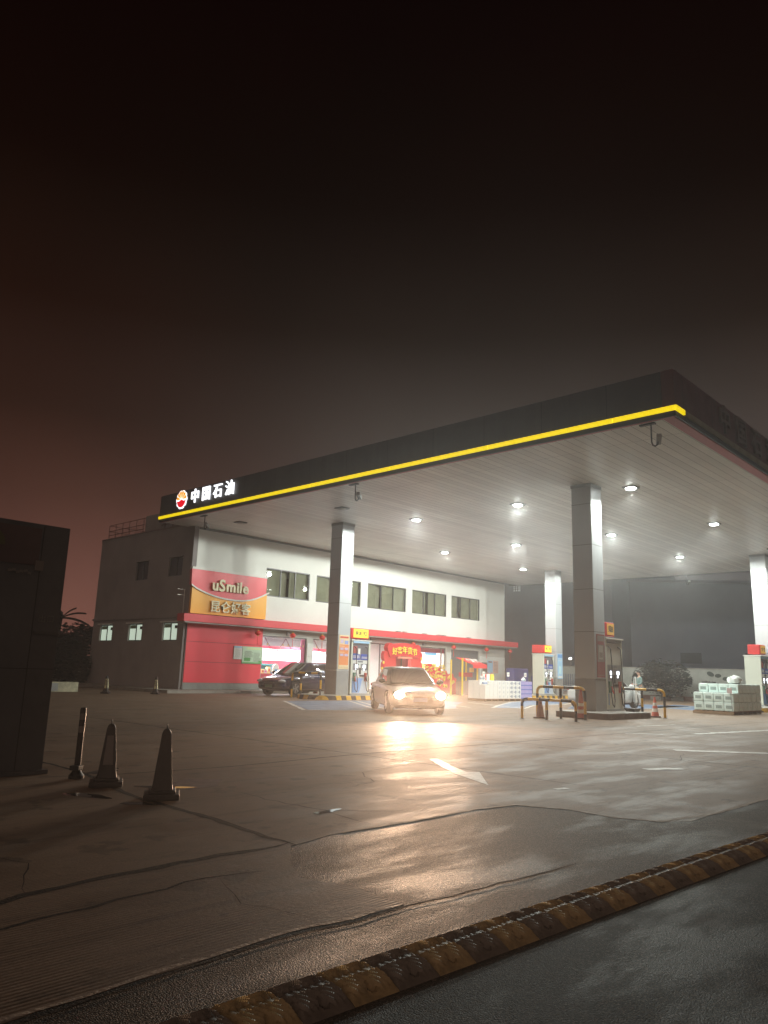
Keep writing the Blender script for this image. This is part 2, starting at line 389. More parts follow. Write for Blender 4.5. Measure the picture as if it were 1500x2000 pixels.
m_ = strip([(4.6, 4.735), (5.41, 4.705), (6.4, 4.715), (6.97, 4.62), (7.20, 4.12), (7.16, 3.61), (7.34, 3.24), (8.2, 3.07), (10.2, 3.05)], .05, .002, .0030, .008)
strip([(-1.5, 3.13), (.4, 3.12), (1.5, 3.12), (2.08, 3.145), (2.73, 3.185), (3.15, 3.12), (3.5, 3.10)], .03, .002, .0022, .012, m_)
struct(m_, 'pavement_lip', LIPM)
J = MB()
for pts, w, j in [([(-6, 4.50), (.6, 4.54), (1.86, 4.57), (2.43, 4.66), (3.07, 4.71), (3.86, 4.66), (4.02, 4.70)], .075, .02),
               ([(1.0, 4.10), (1.86, 4.15), (2.53, 4.23), (2.99, 4.28), (3.4, 4.19)], .028, .03),
               ([(4.03, 4.62), (4.02, 4.98), (4.11, 5.81), (4.15, 7.28), (4.32, 8.2), (4.5, 9.1), (4.6, 16)], .07, .015),
               ([(4.5, 8.80), (6.3, 8.66), (8.95, 8.88), (10.82, 8.84), (13.26, 8.86), (20.9, 8.95), (36, 8.9)], .035, .008),
               ([(13.2, 3.1), (13.3, 8.8), (13.26, 14)], .022, .01), ([(20.6, 3.1), (20.6, 6.3), (20.9, 9.0), (21, 11.8)], .025, .01),
               ([(-6, 13.6), (4.5, 13.5), (12, 13.6), (21, 13.4)], .025, .01), ([(8.9, 4.9), (8.9, 8.8), (8.95, 18)], .02, .01),
               ([(8.9, 8.8), (8.9, 20)], .02, .01), ([(5.9, 5.0), (5.2, 5.5), (5.1, 6.2), (5.15, 7.0)], .012, .03), ([(16.8, 8.9), (16.9, 16)], .02, .01),
               ([(5.05, 4.8), (5.06, 5.0), (5.14, 5.55)], .015, .01), ([(-1, 3.085), (.4, 3.08), (1.37, 3.06), (2.08, 3.095), (2.73, 3.13), (3.15, 3.06), (3.53, 3.05), (4.2, 3.0), (5.2, 2.93)], .022, .012),
               ([(2.0, 4.6), (2.3, 5.3), (2.15, 6.0), (2.6, 6.6)], .008, .03), ([(3.0, 3.2), (2.85, 3.7), (3.05, 4.2)], .007, .02), ([(6.2, 6.4), (6.9, 6.6), (7.4, 7.3), (8.6, 7.5)], .009, .03), ([(12.4, 4.2), (13.1, 5.4), (14.4, 5.9)], .01, .03)]:
    strip(pts, w, .003, .0026, j, J, True)
struct(J, 'pavement_joints', TAR)
# flat markings
def flat(poly, z, mb): 
    tr = tessellate_polygon([[Vector((x, y, 0)) for x, y in poly]]); return mb.add([(x, y, z) for x, y in poly], [tuple(q) for q in tr])
A = MB(); flat([(9.43, 7.82), (9.53, 7.74), (8.94, 6.94), (8.67, 6.53), (8.83, 6.43), (7.89, 5.61), (8.30, 6.35), (8.45, 6.62), (8.57, 6.72), (8.77, 7.01)], .0033, A)
struct(A, 'painted_arrow', WLINE)
Bz = MB()
flat([(20.5, 24.6), (17.0, 19.3), (18.6, 18.6), (24.0, 18.6), (26.6, 20.6), (29.6, 22.5), (29.6, 24.6)], .0033, Bz)
flat([(27.5, 17.9), (30.8, 19.6), (34.2, 20.0), (40, 22.4), (40, 24.3), (33, 22.2), (29.0, 20.1), (26.3, 18.6)], .0033, Bz)
flat([(29.4, 15.6), (41, 16.2), (41, 19.6), (34, 19.2), (30, 17.2)], .0033, Bz)
flat([(36, 13.7), (42, 14.0), (43, 18), (37.0, 16.6)], .0033, Bz)
struct(Bz, 'painted_bay', BPAINT)
Ln = MB()
for pts, w in [([(20.5, 24.75), (16.8, 19.25)], .16), ([(16.8, 19.2), (18.6, 18.5), (24.0, 18.5)], .14), ([(24.0, 24.6), (19.6, 18.6)], .13), ([(24.5, 24.6), (20.1, 18.6)], .13),
               ([(29.8, 22.35), (27.3, 17.75)], .14), ([(26.3, 20.7), (25.3, 18.9)], .13), ([(26.3, 18.5), (29, 20.05), (33, 22.1), (40, 24.4)], .14),
               ([(27.4, 17.7), (30.9, 19.45), (34.3, 19.8), (41, 22.4)], .14), ([(29.3, 15.5), (41, 16.1)], .14),
               ([(14.9, 6.25), (16.1, 4.9)], .30), ([(20.0, 7.85), (21.0, 7.7), (24.2, 7.3)], .22), ([(18.3, 8.9), (18.9, 8.2)], .12), ([(17.5, 4.2), (22, 3.9)], .2),
               ([(11.3, 5.2), (11.9, 4.9)], .16), ([(8.3, 4.95), (8.5, 4.9)], .1), ([(21.3, 10.0), (23.5, 9.8)], .1)]:
    strip(pts, w, .006, .0050, .01, Ln)
struct(Ln, 'painted_lines', WLINE)
# puddles and a faded red patch
PUD = mat('puddle_water', (.02, .018, .016), .06, spec=.6)
def blob(cx, cy, rx, ry, rot, n=22, seed=1, jit=.25):
    r = random.Random(seed); out = []
    ph = [r.uniform(0, 6.28) for _ in range(4)]
    for k in range(n):
        t = 2 * PI * k / n; q = 1 + jit * (math.sin(2 * t + ph[0]) * .5 + math.sin(3 * t + ph[1]) * .4 + math.sin(5 * t + ph[2]) * .3)
        x = rx * q * math.cos(t); y = ry * q * math.sin(t); out.append((cx + x * math.cos(rot) - y * math.sin(rot), cy + x * math.sin(rot) + y * math.cos(rot)))
    return out
Pm = MB()
for k, a in enumerate([(3.98, 6.85, .22, .06, 2.2), (3.80, 7.55, .25, .10, 1.9), (4.75, 9.1, .3, .12, .4), (4.7, 7.6, .28, .09, 2.4), (5.15, 5.5, .16, .05, .1)]):
    flat(blob(*a, seed=k, jit=.3), .0036, Pm)
struct(Pm, 'puddle', PUD)
Rd = MB(); flat([(4.72, 7.75), (5.25, 8.0), (5.55, 7.75), (5.2, 7.35), (4.8, 7.3)], .0024, Rd)
struct(Rd, 'faded_red_marking', mat('faded_red_paint', (.12, .055, .045), .8, var=.4, vs=6))

# ------------------------------------------------------------------ kerbed islands
STRIPE = bpy.data.materials.new('striped_kerb_paint'); STRIPE.use_nodes = True
def stripe_mat(m, c1, c2, period, axes=(1, 1, 0)):
    nt = m.node_tree; L = nt.links; p = nt.nodes['Principled BSDF']; t = nt.nodes.new('ShaderNodeTexCoord')
    d = nt.nodes.new('ShaderNodeVectorMath'); d.operation = 'DOT_PRODUCT'; d.inputs[1].default_value = axes; L.new(t.outputs['Object'], d.inputs[0])
    a = nt.nodes.new('ShaderNodeMath'); a.operation = 'MULTIPLY'; a.inputs[1].default_value = 1 / period; L.new(d.outputs['Value'], a.inputs[0])
    f = nt.nodes.new('ShaderNodeMath'); f.operation = 'FRACT'; L.new(a.outputs[0], f.inputs[0])
    gt = nt.nodes.new('ShaderNodeMath'); gt.operation = 'GREATER_THAN'; gt.inputs[1].default_value = .5; L.new(f.outputs[0], gt.inputs[0])
    mx = nt.nodes.new('ShaderNodeMixRGB'); L.new(gt.outputs[0], mx.inputs[0]); mx.inputs[1].default_value = (*c1, 1); mx.inputs[2].default_value = (*c2, 1)
    L.new(mx.outputs[0], p.inputs['Base Color']); p.inputs['Roughness'].default_value = .45
stripe_mat(STRIPE, (.70, .42, .04), (.05, .04, .035), .62, (1, 1, .4))
DKERB = mat('worn_brown_kerb', (.13, .09, .075), .6, var=.25, vs=4)
ITOP = mat('island_top', (.30, .29, .27), .6, var=.15, vs=2)
def island(x0, x1, y0, y1, side, r=.9):
    poly = []
    for cx, cy, a0 in ((x1 - r, y0 + r, -PI / 2), (x1 - r, y1 - r, 0), (x0 + r, y1 - r, PI / 2), (x0 + r, y0 + r, PI)):
        poly += [(cx + r * math.cos(a0 + PI / 2 * k / 6), cy + r * math.sin(a0 + PI / 2 * k / 6)) for k in range(7)]
    m = MB(); m.m = 0; m.prism(poly, -.02, .185); cx, cy = (x0 + x1) / 2, (y0 + y1) / 2
    m.m = 1; m.prism([(cx + (x - cx) * .985, cy + (y - cy) * .965) for x, y in poly], .186, .20)
    struct(m, 'pump_island', [side, ITOP])
island(22.9, 27.7, 25.15, 27.35, STRIPE)
island(39.2, 47.6, 25.15, 27.35, STRIPE)
island(23.3, 26.65, 11.85, 13.95, DKERB, .35)
island(38.4, 47.6, 11.85, 13.95, STRIPE)

# ------------------------------------------------------------------ canopy
CH = 8.26
SOF = bpy.data.materials.new('soffit_boards'); SOF.use_nodes = True
def soffit_mat(m):
    nt = m.node_tree; L = nt.links; p = nt.nodes['Principled BSDF']; t = nt.nodes.new('ShaderNodeTexCoord')
    s = nt.nodes.new('ShaderNodeSeparateXYZ'); L.new(t.outputs['Object'], s.inputs[0])
    def fr(o, period, off, width):
        a = nt.nodes.new('ShaderNodeMath'); a.operation = 'MULTIPLY_ADD'; a.inputs[1].default_value = 1 / period; a.inputs[2].default_value = off; L.new(o, a.inputs[0])
        f = nt.nodes.new('ShaderNodeMath'); f.operation = 'FRACT'; L.new(a.outputs[0], f.inputs[0])
        g_ = nt.nodes.new('ShaderNodeMath'); g_.operation = 'LESS_THAN'; g_.inputs[1].default_value = width / period; L.new(f.outputs[0], g_.inputs[0]); return g_.outputs[0], a.outputs[0]
    l1, row = fr(s.outputs[1], .30, .0, .016)
    flr = nt.nodes.new('ShaderNodeMath'); flr.operation = 'FLOOR'; L.new(row, flr.inputs[0])
    wn_ = nt.nodes.new('ShaderNodeTexWhiteNoise'); wn_.noise_dimensions = '1D'; L.new(flr.outputs[0], wn_.inputs['W'])
    l2, _ = fr(s.outputs[0], 6.0, .35, .014)
    mx_ = nt.nodes.new('ShaderNodeMath'); mx_.operation = 'MAXIMUM'; L.new(l1, mx_.inputs[0]); L.new(l2, mx_.inputs[1])
    n = nt.nodes.new('ShaderNodeTexNoise'); n.inputs['Scale'].default_value = .6; n.inputs['Detail'].default_value = 6; L.new(t.outputs['Object'], n.inputs['Vector'])
    sm = nt.nodes.new('ShaderNodeMath'); sm.operation = 'MULTIPLY_ADD'; sm.inputs[1].default_value = .14; L.new(wn_.outputs['Value'], sm.inputs[0]); 
    r = nt.nodes.new('ShaderNodeMapRange'); r.inputs[1].default_value = .3; r.inputs[2].default_value = .7; r.inputs[3].default_value = .62; r.inputs[4].default_value = .72; L.new(n.outputs[0], r.inputs[0])
    L.new(r.outputs[0], sm.inputs[2])
    sc = nt.nodes.new('ShaderNodeVectorMath'); sc.operation = 'SCALE'; sc.inputs[0].default_value = (1, 1, .93); L.new(sm.outputs[0], sc.inputs['Scale'])
    mm = nt.nodes.new('ShaderNodeMixRGB'); L.new(mx_.outputs[0], mm.inputs[0]); L.new(sc.outputs[0], mm.inputs[1]); mm.inputs[2].default_value = (.17, .17, .155, 1)
    L.new(mm.outputs[0], p.inputs['Base Color']); p.inputs['Roughness'].default_value = .42
soffit_mat(SOF)
def panel_mat(name, col, rough, period, axis):
    m = mat(name, col, rough, var=.22, vs=.8); nt = m.node_tree; L = nt.links; p = nt.nodes['Principled BSDF']
    t = nt.nodes.new('ShaderNodeTexCoord'); s = nt.nodes.new('ShaderNodeSeparateXYZ'); L.new(t.outputs['Object'], s.inputs[0])
    a = nt.nodes.new('ShaderNodeMath'); a.operation = 'MULTIPLY'; a.inputs[1].default_value = 1 / period; L.new(s.outputs[axis], a.inputs[0])
    f = nt.nodes.new('ShaderNodeMath'); f.operation = 'FRACT'; L.new(a.outputs[0], f.inputs[0])
    g = nt.nodes.new('ShaderNodeMath'); g.operation = 'LESS_THAN'; g.inputs[1].default_value = .022 / period; L.new(f.outputs[0], g.inputs[0])
    mp = nt.nodes.new('ShaderNodeMapping'); mp.inputs['Scale'].default_value = (6, 6, .35); L.new(t.outputs['Object'], mp.inputs[0])
    n = nt.nodes.new('ShaderNodeTexNoise'); n.inputs['Scale'].default_value = 1.0; n.inputs['Detail'].default_value = 5; L.new(mp.outputs[0], n.inputs['Vector'])
    r = nt.nodes.new('ShaderNodeMapRange'); r.inputs[1].default_value = .5; r.inputs[2].default_value = .75; r.inputs[3].default_value = 0; r.inputs[4].default_value = .35; L.new(n.outputs[0], r.inputs[0])
    src = p.inputs['Base Color'].links[0].from_socket
    x1 = nt.nodes.new('ShaderNodeMixRGB'); L.new(r.outputs[0], x1.inputs[0]); L.new(src, x1.inputs[1]); x1.inputs[2].default_value = (.09, .085, .08, 1)
    x2 = nt.nodes.new('ShaderNodeMixRGB'); L.new(g.outputs[0], x2.inputs[0]); L.new(x1.outputs[0], x2.inputs[1]); x2.inputs[2].default_value = (.012, .012, .012, 1); L.new(x2.outputs[0], p.inputs['Base Color'])
    return m
FASC = panel_mat('dark_fascia_panel', (.055, .050, .055), .45, 2.15, 1)
FASR = panel_mat('dark_red_fascia_panel', (.11, .028, .032), .45, 2.15, 0)
YLIT = emat('lit_yellow_strip', (1.0, .76, .0), .88)
YOFF = mat('unlit_yellow_strip', (.22, .18, .10), .4, var=.2, vs=3)
PINK = mat('red_soffit_trim', (.50, .16, .18), .5)
X0, X1, Y0, Y1 = 19.24, 50.5, 7.63, 33.80
can = thing('fuel_canopy', 'huge flat forecourt canopy with dark edge, lit yellow strip and four square columns', 'canopy', ((X0 + X1) / 2, (Y0 + 33.04) / 2, 0))
m = MB(); m.prism([(X0 + .12, Y0 + .38), (X1 - .1, Y0 + .38), (X1 - .1, 33.03), (20.75, 33.03), (20.75, Y1 - .2), (X0 + .12, Y1 - .2)], CH, CH + .12)
o = build(m, 'soffit', SOF, can)
m = MB(); m.box(X0 + .02, X0 + .10, Y0 + .05, Y1 - .1, CH - .005, CH + .11); build(m, 'soffit_edge_trim', PINK, can)
m = MB(); m.box(X0 + .10, X1, Y0 + .06, Y0 + .37, CH - .006, CH + .11); build(m, 'soffit_edge_trim', PINK, can)
m = MB(); m.box(X0, X0 + .35, Y0 + .36, Y1, CH + .125, 9.60); build(m, 'fascia', FASC, can)
m = MB(); m.box(X0, X1, Y0, Y0 + .35, CH + .125, 9.60); build(m, 'fascia', FASR, can)
m = MB(); m.box(X1 - .3, X1, Y0 + .36, Y1, CH - .0, 9.58); build(m, 'fascia', FASC, can)
m = MB(); m.box(X0 + .36, X1 - .31, Y0 + .36, 33.0, 9.3, 9.45); build(m, 'roof', GREYM, can)
seg = 4.31; yj = [Y0 - .03, 9.40] + [9.40 + seg * k for k in range(1, 6)] + [31.45, Y1 + .02]
for a, b in zip(yj, yj[1:]):
    m = MB(); m.box(X0 - .06, X0 - .003, a + .012, b - .012, 8.415, 8.545); build(m, 'light_strip', YLIT, can)
m = MB(); m.box(X0 - .05, X0 + .55, Y0 - .06, Y0 - .003, 8.415, 8.545); build(m, 'light_strip', YLIT, can)
for k in range(7):
    m = MB(); m.box(X0 + .58 + 4.3 * k, X0 + .58 + 4.3 * k + 4.28, Y0 - .05, Y0 - .003, 8.40, 8.56); o = build(m, 'light_strip', YOFF, can); o['label'] = 'unlit grey stretch of edge strip'
m = MB(); m.box(X0 - .02, X0 + .02, Y0 - .02, Y1, CH + .0, CH + .13); m.box(X0 - .02, X1, Y0 - .02, Y0 + .02, CH + .0, CH + .13); build(m, 'fascia_lower_edge', DARK, can)
# faint unlit lettering of the near side fascia
for k, ch in enumerate('中国石油'):
    text(ch, .95, mat('unlit_letter', (.16, .13, .13), .6), can, (22.9 + 1.45 * k, Y0 - .045, 9.06), FY, .03, .012, 'unlit_letter')
# columns (cladding with seams)
def column(x, y):
    m = MB(); m.box(x, x + .78, y, y + .78, 1.30, CH); o = build(m, 'column', CLAD, can, bevel=.012)
    m = MB(); m.box(x - .004, x + .784, y - .004, y + .784, .20, 1.295); build(m, 'column_base', CLADD, o, bevel=.012)
    for z in (2.9, 4.4, 6.0, 7.5): m = MB(); m.box(x - .003, x + .783, y - .003, y + .783, z, z + .014); build(m, 'cladding_seam', SEAM, o)
    m = MB(); m.box(x - .02, x + .80, y - .02, y + .80, CH - .12, CH + .002); build(m, 'column_collar', GREYM, o)
for x, y in ((24.44, 25.89), (24.44, 12.91), (43.87, 25.89), (43.87, 12.91)): column(x, y)

# lamps in the canopy ceiling
LENS = emat('lamp_lens', (.93, 1.0, .95), 35); LENSOFF = mat('lamp_lens_off', (.5, .5, .47), .3); LBODY = mat('lamp_body', (.25, .26, .26), .4, .5)
def clamp_(x, y, lit, label):
    t = thing('canopy_lamp', label, 'ceiling lamp', (x, y, CH), 0, 'lamps set in the canopy ceiling')
    m = MB(); m.box(x - .24, x + .24, y - .24, y + .24, CH - .05, CH - .002); build(m, 'lamp_housing', LBODY, t, bevel=.01)
    m = MB(); m.lathe([(.001, -.105), (.10, -.10), (.165, -.085), (.19, -.052)], (x, y, CH), 16); build(m, 'lens', LENS if lit else LENSOFF, t, smooth=True)
    if lit:
        l = bpy.data.lights.new('canopy_light', 'SPOT'); l.energy = CANOPY_W * 4.0 * (.62 if y > 27 else 1.18); l.spot_size, l.spot_blend = (math.radians(158), .45) if (y < 13 or (x > 42 and y > 27)) else (math.radians(179), .04)
        l.shadow_soft_size = .14; l.color = (.95, 1.0, .91)
        lo = bpy.data.objects.new('canopy_light', l); COL.objects.link(lo); lo.parent = t; lo.location = (0, 0, -.30)
rn = ['front', 'second', 'rear']
LX = [25.86, 34.10, 42.39]; LY = [12.04, 16.96, 22.48, 27.39]
names_ = {(0, 0): 'lit lamp high in the ceiling just right of the tall near column, front row', (0, 1): 'lit lamp between the two front columns, left of the near column top',
          (0, 2): 'leftmost and nearest lit lamp of the front ceiling row', (1, 0): 'lit lamp in the right part of the ceiling, above the water packs',
          (1, 1): 'lit lamp close to the right edge of the tall near column', (1, 2): 'lit lamp halfway back in the ceiling, left of the near column',
          (1, 3): 'lit lamp nearest the white shop wall in the middle row', (2, 1): 'lit lamp at the far ceiling edge, right of the near column',
          (2, 3): 'smallest lit lamp above the far middle column', (2, 2): 'rear row lamp hidden behind the near column', (2, 0): 'rear row lamp at the far right edge of the ceiling'}
for i in range(3):
    for j in range(4):
        if (i, j) == (0, 3): continue
        clamp_(LX[i], LY[j], True, names_[(i, j)])
clamp_(21.58, 30.18, False, 'unlit lamp in the ceiling corner above the store sign')
clamp_(22.17, 23.60, False, 'unlit lamp in the ceiling left of the top of the left column')

# fascia emblem and name
lg = thing('lit_fascia_sign', 'glowing white characters with flower emblem on the dark canopy edge above the store', 'lit sign', (X0 - .05, 30.0, 8.65))
WLIT = emat('lit_white_letter', (.92, .95, 1.0), 1.7); OLIT = emat('lit_orange', (1.0, .36, .0), 1.0); RLIT = emat('lit_red', (.85, .0, .015), .9)
def xz_disc(cx, y_c, z_c, pts, x0, x1, mb): mb.vprism([(y_c + u, z_c + v) for u, v in pts], x1, x0, 'X'); return mb
def petal_outline(R, n=10, d=.10, k=60): return [((R * (1 - d * abs(math.sin(n / 2 * (2 * PI * i / k))) ** .0 + d * (abs(math.sin(n / 2 * (2 * PI * i / k + PI / 2 / 1))) ** .6) - d * 0)) * math.cos(2 * PI * i / k + PI / 2), (R * (1 - d + d * abs(math.sin(n / 2 * (2 * PI * i / k))) ** .6)) * math.sin(2 * PI * i / k + PI / 2)) for i in range(k)]
def scal(R, n=10, d=.13, k=80):
    o_ = []
    for i in range(k):
        t = 2 * PI * i / k; rr = R * (1 - d + d * abs(math.sin(n / 2 * t)) ** .6); o_.append((rr * math.cos(t + PI / 2), rr * math.sin(t + PI / 2)))
    return o_
def emblem(par, xf, yc, zc, R, mw, mo, mr):
    m = MB(); m.vprism([(yc + u, zc + v) for u, v in scal(R)], xf - .03, xf, 'X'); build(m, 'emblem_back', mw, par)
    m = MB()
    for k in range(6):       # petals of the upper part
        t0 = math.radians(-2 + 31 * k) ; t1 = t0 + math.radians(27)
        pts = [(.12 * R * math.cos((t0 + t1) / 2), .02 * R + .12 * R * math.sin((t0 + t1) / 2))]
        for q in range(7):
            t = t0 + (t1 - t0) * q / 6; rr = R * (.80 + .12 * math.sin(PI * q / 6)); pts.append((rr * math.cos(t), .02 * R + rr * math.sin(t)))
        m.vprism([(yc + u, zc + v) for u, v in pts], xf - .04, xf - .031, 'X')
    build(m, 'emblem_petals', mo, par)
    pts = [(-.80 * R, -.12 * R), (-.45 * R, -.16 * R), (0, .02 * R), (.45 * R, -.16 * R), (.80 * R, -.12 * R)] + [(.84 * R * math.cos(t), .84 * R * math.sin(t)) for t in [math.radians(-12 - 26 * k) for k in range(7)]]
    m = MB(); m.vprism([(yc + u, zc + v) for u, v in pts], xf - .04, xf - .031, 'X'); build(m, 'emblem_base', mr, par)
emblem(lg, X0 - .004, 31.83, 9.17, .47, WLIT, OLIT, RLIT)
for k, ch in enumerate('中国石油'):
    text(ch, .72, WLIT, lg, (X0 - .06, 30.62 - .93 * k, 9.14), FX, .03, .006, 'lit_character')

# cameras on hooked brackets under the canopy edge
def hook_cam(x, y, label):
    t = thing('security_camera', label, 'camera', (x, y, CH), 0, 'cameras hung under the canopy edge')
    m = MB(); m.box(x - .06, x + .06, y - .22, y + .22, CH - .04, CH - .002); build(m, 'mount', DARK, t)
    m = MB(); m.tube([(x, y - .1, CH - .03), (x, y - .1, CH - .55), (x, y - .13, CH - .64), (x, y - .2, CH - .68), (x, y - .27, CH - .64), (x, y - .28, CH - .55)], .022, 8); build(m, 'bracket', DARK, t, smooth=True)
    m = MB(); m.obox((x, y - .30, CH - .50), .34, .13, .13, .5, 0, .35); m.obox((x - .10, y - .36, CH - .46), .1, .15, .02, .5, 0, .35); build(m, 'housing', GREYM, t, bevel=.01)
hook_cam(19.55, 30.30, 'camera on hooked bracket under the canopy edge near the glowing emblem')
hook_cam(19.45, 20.10, 'camera on hooked bracket under the middle of the canopy edge')
hook_cam(19.45, 8.50, 'camera on hooked bracket under the near right corner of the canopy')
hook_cam(50.2, 19.85, 'small camera under the far edge of the canopy')
# ------------------------------------------------------------------ station building
BX0, BX1, BY0, BY1 = 20.86, 48.5, 33.04, 42.95
bld = thing('station_building', 'two storey white shop building with red band along its ground floor', 'building', ((BX0 + BX1) / 2, (BY0 + BY1) / 2, 0))
FT = .25
up = [(25.58, 28.75), (29.27, 32.95), (33.56, 37.16), (37.78, 41.40), (41.97, 45.31)]
def wall_with_holes(mb, x0, x1, z0, z1, holes, y0, y1):
    xs = sorted({x0, x1, *[h[0] for h in holes], *[h[1] for h in holes]}); zs = sorted({z0, z1, *[h[2] for h in holes], *[h[3] for h in holes]})
    for i in range(len(xs) - 1):
        zrun = None
        for j in range(len(zs) - 1):
            cx, cz = (xs[i] + xs[i + 1]) / 2, (zs[j] + zs[j + 1]) / 2
            solid = not any(h[0] < cx < h[1] and h[2] < cz < h[3] for h in holes)
            if solid: zrun = [zs[j], zs[j + 1]] if zrun is None else [zrun[0], zs[j + 1]]
            if (not solid or j == len(zs) - 2) and zrun: mb.box(xs[i], xs[i + 1], y0, y1, *zrun); zrun = None
    return mb
hol = [(a, b, 5.15, 6.70) for a, b in up]
m = wall_with_holes(MB(), BX0 + .26, BX1, 3.83, 8.235, hol, BY0, BY0 + FT); build(m, 'front_wall', WHITE, bld)
gh = [(25.62, 28.76, .55, 3.02), (29.24, 32.4, .55, 3.02), (33.88, 37.98, .17, 3.02), (38.16, 41.42, .17, 3.02), (42.0, 45.28, .17, 2.98)]
LOWW = mat('pale_lower_wall', (.50, .50, .47), .55, var=.05, vs=1)
m = wall_with_holes(MB(), 25.60, BX1, .15, 3.828, gh, BY0, BY0 + FT); build(m, 'shopfront_wall', LOWW, bld)
m = MB()
for z0, z1 in ((.48, 1.485), (1.50, 2.47), (2.485, 3.40)): m.box(BX0 + .03, 25.58, BY0 - .03, BY0 + .2, z0, z1)
build(m, 'red_wall_panel', RED, bld, bevel=.004)
m = MB(); m.box(BX0 + .03, 25.58, BY0 - .0, BY0 + .2, 3.402, 3.82); m.box(BX0 + .06, 25.56, BY0 + .0, BY0 + .18, .49, 3.39); build(m, 'panel_backing', mat('dark_red', (.16, .02, .03), .6), bld)
m = MB(); m.box(BX0 + .03, 25.58, BY0 - .02, BY0 + .22, .15, .475); build(m, 'plinth', PLIN, bld)
# side wall with real openings
sh = [(40.62, 42.12, 2.50, 3.42), (37.36, 38.86, 2.50, 3.42), (33.90, 35.34, 2.50, 3.42), (37.30, 38.62, 5.78, 6.80), (33.92, 35.24, 5.80, 6.78)]
t_ = wall_with_holes(MB(), BY0, BY1, .0, 8.26, sh, 0, .25)
m = MB(); m.add([(BX0 + v[1], v[0], v[2]) for v in t_.v], t_.f); build(m, 'side_wall', WALLG, bld)
m = MB(); m.box(BX0 + .26, BX1, BY1 - .25, BY1, 0, 8.235); m.box(BX1 - .25, BX1 - .001, BY0 + .26, BY1 - .26, 0, 8.235); build(m, 'rear_wall', WALLG, bld)
m = MB(); m.box(BX0 - .0, BX1 + .05, BY0 + .3, BY1 + .05, 8.27, 8.40); rf = build(m, 'roof', WALLG, bld)
m = MB(); m.box(21.1, 24.6, 36.8, 38.5, 8.41, 9.45); build(m, 'roof_hut', WALLG, rf)
m = MB(); m.box(BX0 - .04, BX0 + .25, BY0 + .3, BY1, 8.405, 8.47); build(m, 'parapet_cap', mat('old_cap', (.26, .22, .22), .8, var=.3, vs=3), rf)
m = MB()
for z in (9.35, 9.0, 8.75): m.tube([(21.1, 33.9, z), (21.1, 36.78, z)], .018, 6); m.tube([(21.1, 38.52, z), (21.1, 42.7, z)], .018, 6)
for y in [34, 34.8, 35.6, 36.4] + [38.7 + .8 * k for k in range(6)]: m.tube([(21.1, y, 8.41), (21.1, y, 9.35)], .018, 6)
for k in range(22): y = 38.8 + .18 * k; m.tube([(21.1, y, 8.41), (21.1, y, 9.0)], .008, 4)
m.tube([(21.1, 42.7, 9.35), (28, 42.7, 9.35)], .018, 6); m.tube([(21.1, 42.7, 9.0), (28, 42.7, 9.0)], .018, 6)
build(m, 'roof_railing', mat('rusty_rail', (.14, .07, .06), .7), rf)
m = MB(); m.box(BX0 + .27, BX1 + .02, BY0 - .07, BY0 - .003, 8.15, 8.225); build(m, 'cornice_pipe', GREYM, bld)
m = MB(); m.box(BX0 - .10, BX0 - .002, BY0 + .02, BY1, 3.66, 3.78); build(m, 'side_ledge', WALLG, bld)
m = MB(); m.tube([(BX0 - .10, 33.35, 3.8), (BX0 - .10, 33.35, 5.0), (BX0 - .10, 33.60, 5.1)], .02, 6); m.box(BX0 - .45, BX0 - .01, 33.42, 33.46, 5.02, 5.06); m.box(BX0 - .45, BX0 - .01, 33.42, 33.46, 4.74, 4.78)
build(m, 'wall_bracket', TRIMW, bld)
m = MB(); m.box(BX0 - .13, BX0 - .01, 33.12, 33.24, .1, 3.6); build(m, 'drain_pipe', WALLG, bld)
# red fascia band (small roof over the shop front)
m = MB(); m.box(20.25, 49.35, 32.38, 33.0, 3.42, 3.79); build(m, 'red_fascia_band', REDB, bld, bevel=.01)
m = MB(); m.box(20.35, 49.3, 32.44, 33.03, 3.36, 3.415); build(m, 'band_underside', mat('pale_underside', (.45, .43, .42), .6), bld)
m = MB()
for x in (40.0, 40.5, 38.5, 35.9, 36.5, 43.3): m.box(x, x + .25, 32.5, 32.75, 3.792, 3.86)
build(m, 'band_top_lamps', GREYM, bld)
m = MB()
for x in (27.2, 38.9, 33.0): m.box(x, x + .32, 32.93, 33.03, 3.1, 3.28)
build(m, 'speaker_box', GREYM, bld)
# dark fascia over entrance, white piers
m = MB(); m.box(33.9, 38.0, BY0 - .10, BY0 - .003, 3.03, 3.355); build(m, 'entrance_header', GREYM, bld)
for a, b, z in ((28.78, 29.22, 2.75), (41.46, 41.96, 2.75), (45.32, 48.45, 2.62)):
    for z0, z1 in ((.15, 2.0), (2.02, z)): m = MB(); m.box(a, b, BY0 - .05, BY0 - .003, z0, z1); build(m, 'white_pier_panel', mat('white_pier', (.66, .68, .66), .45, var=.05), bld)
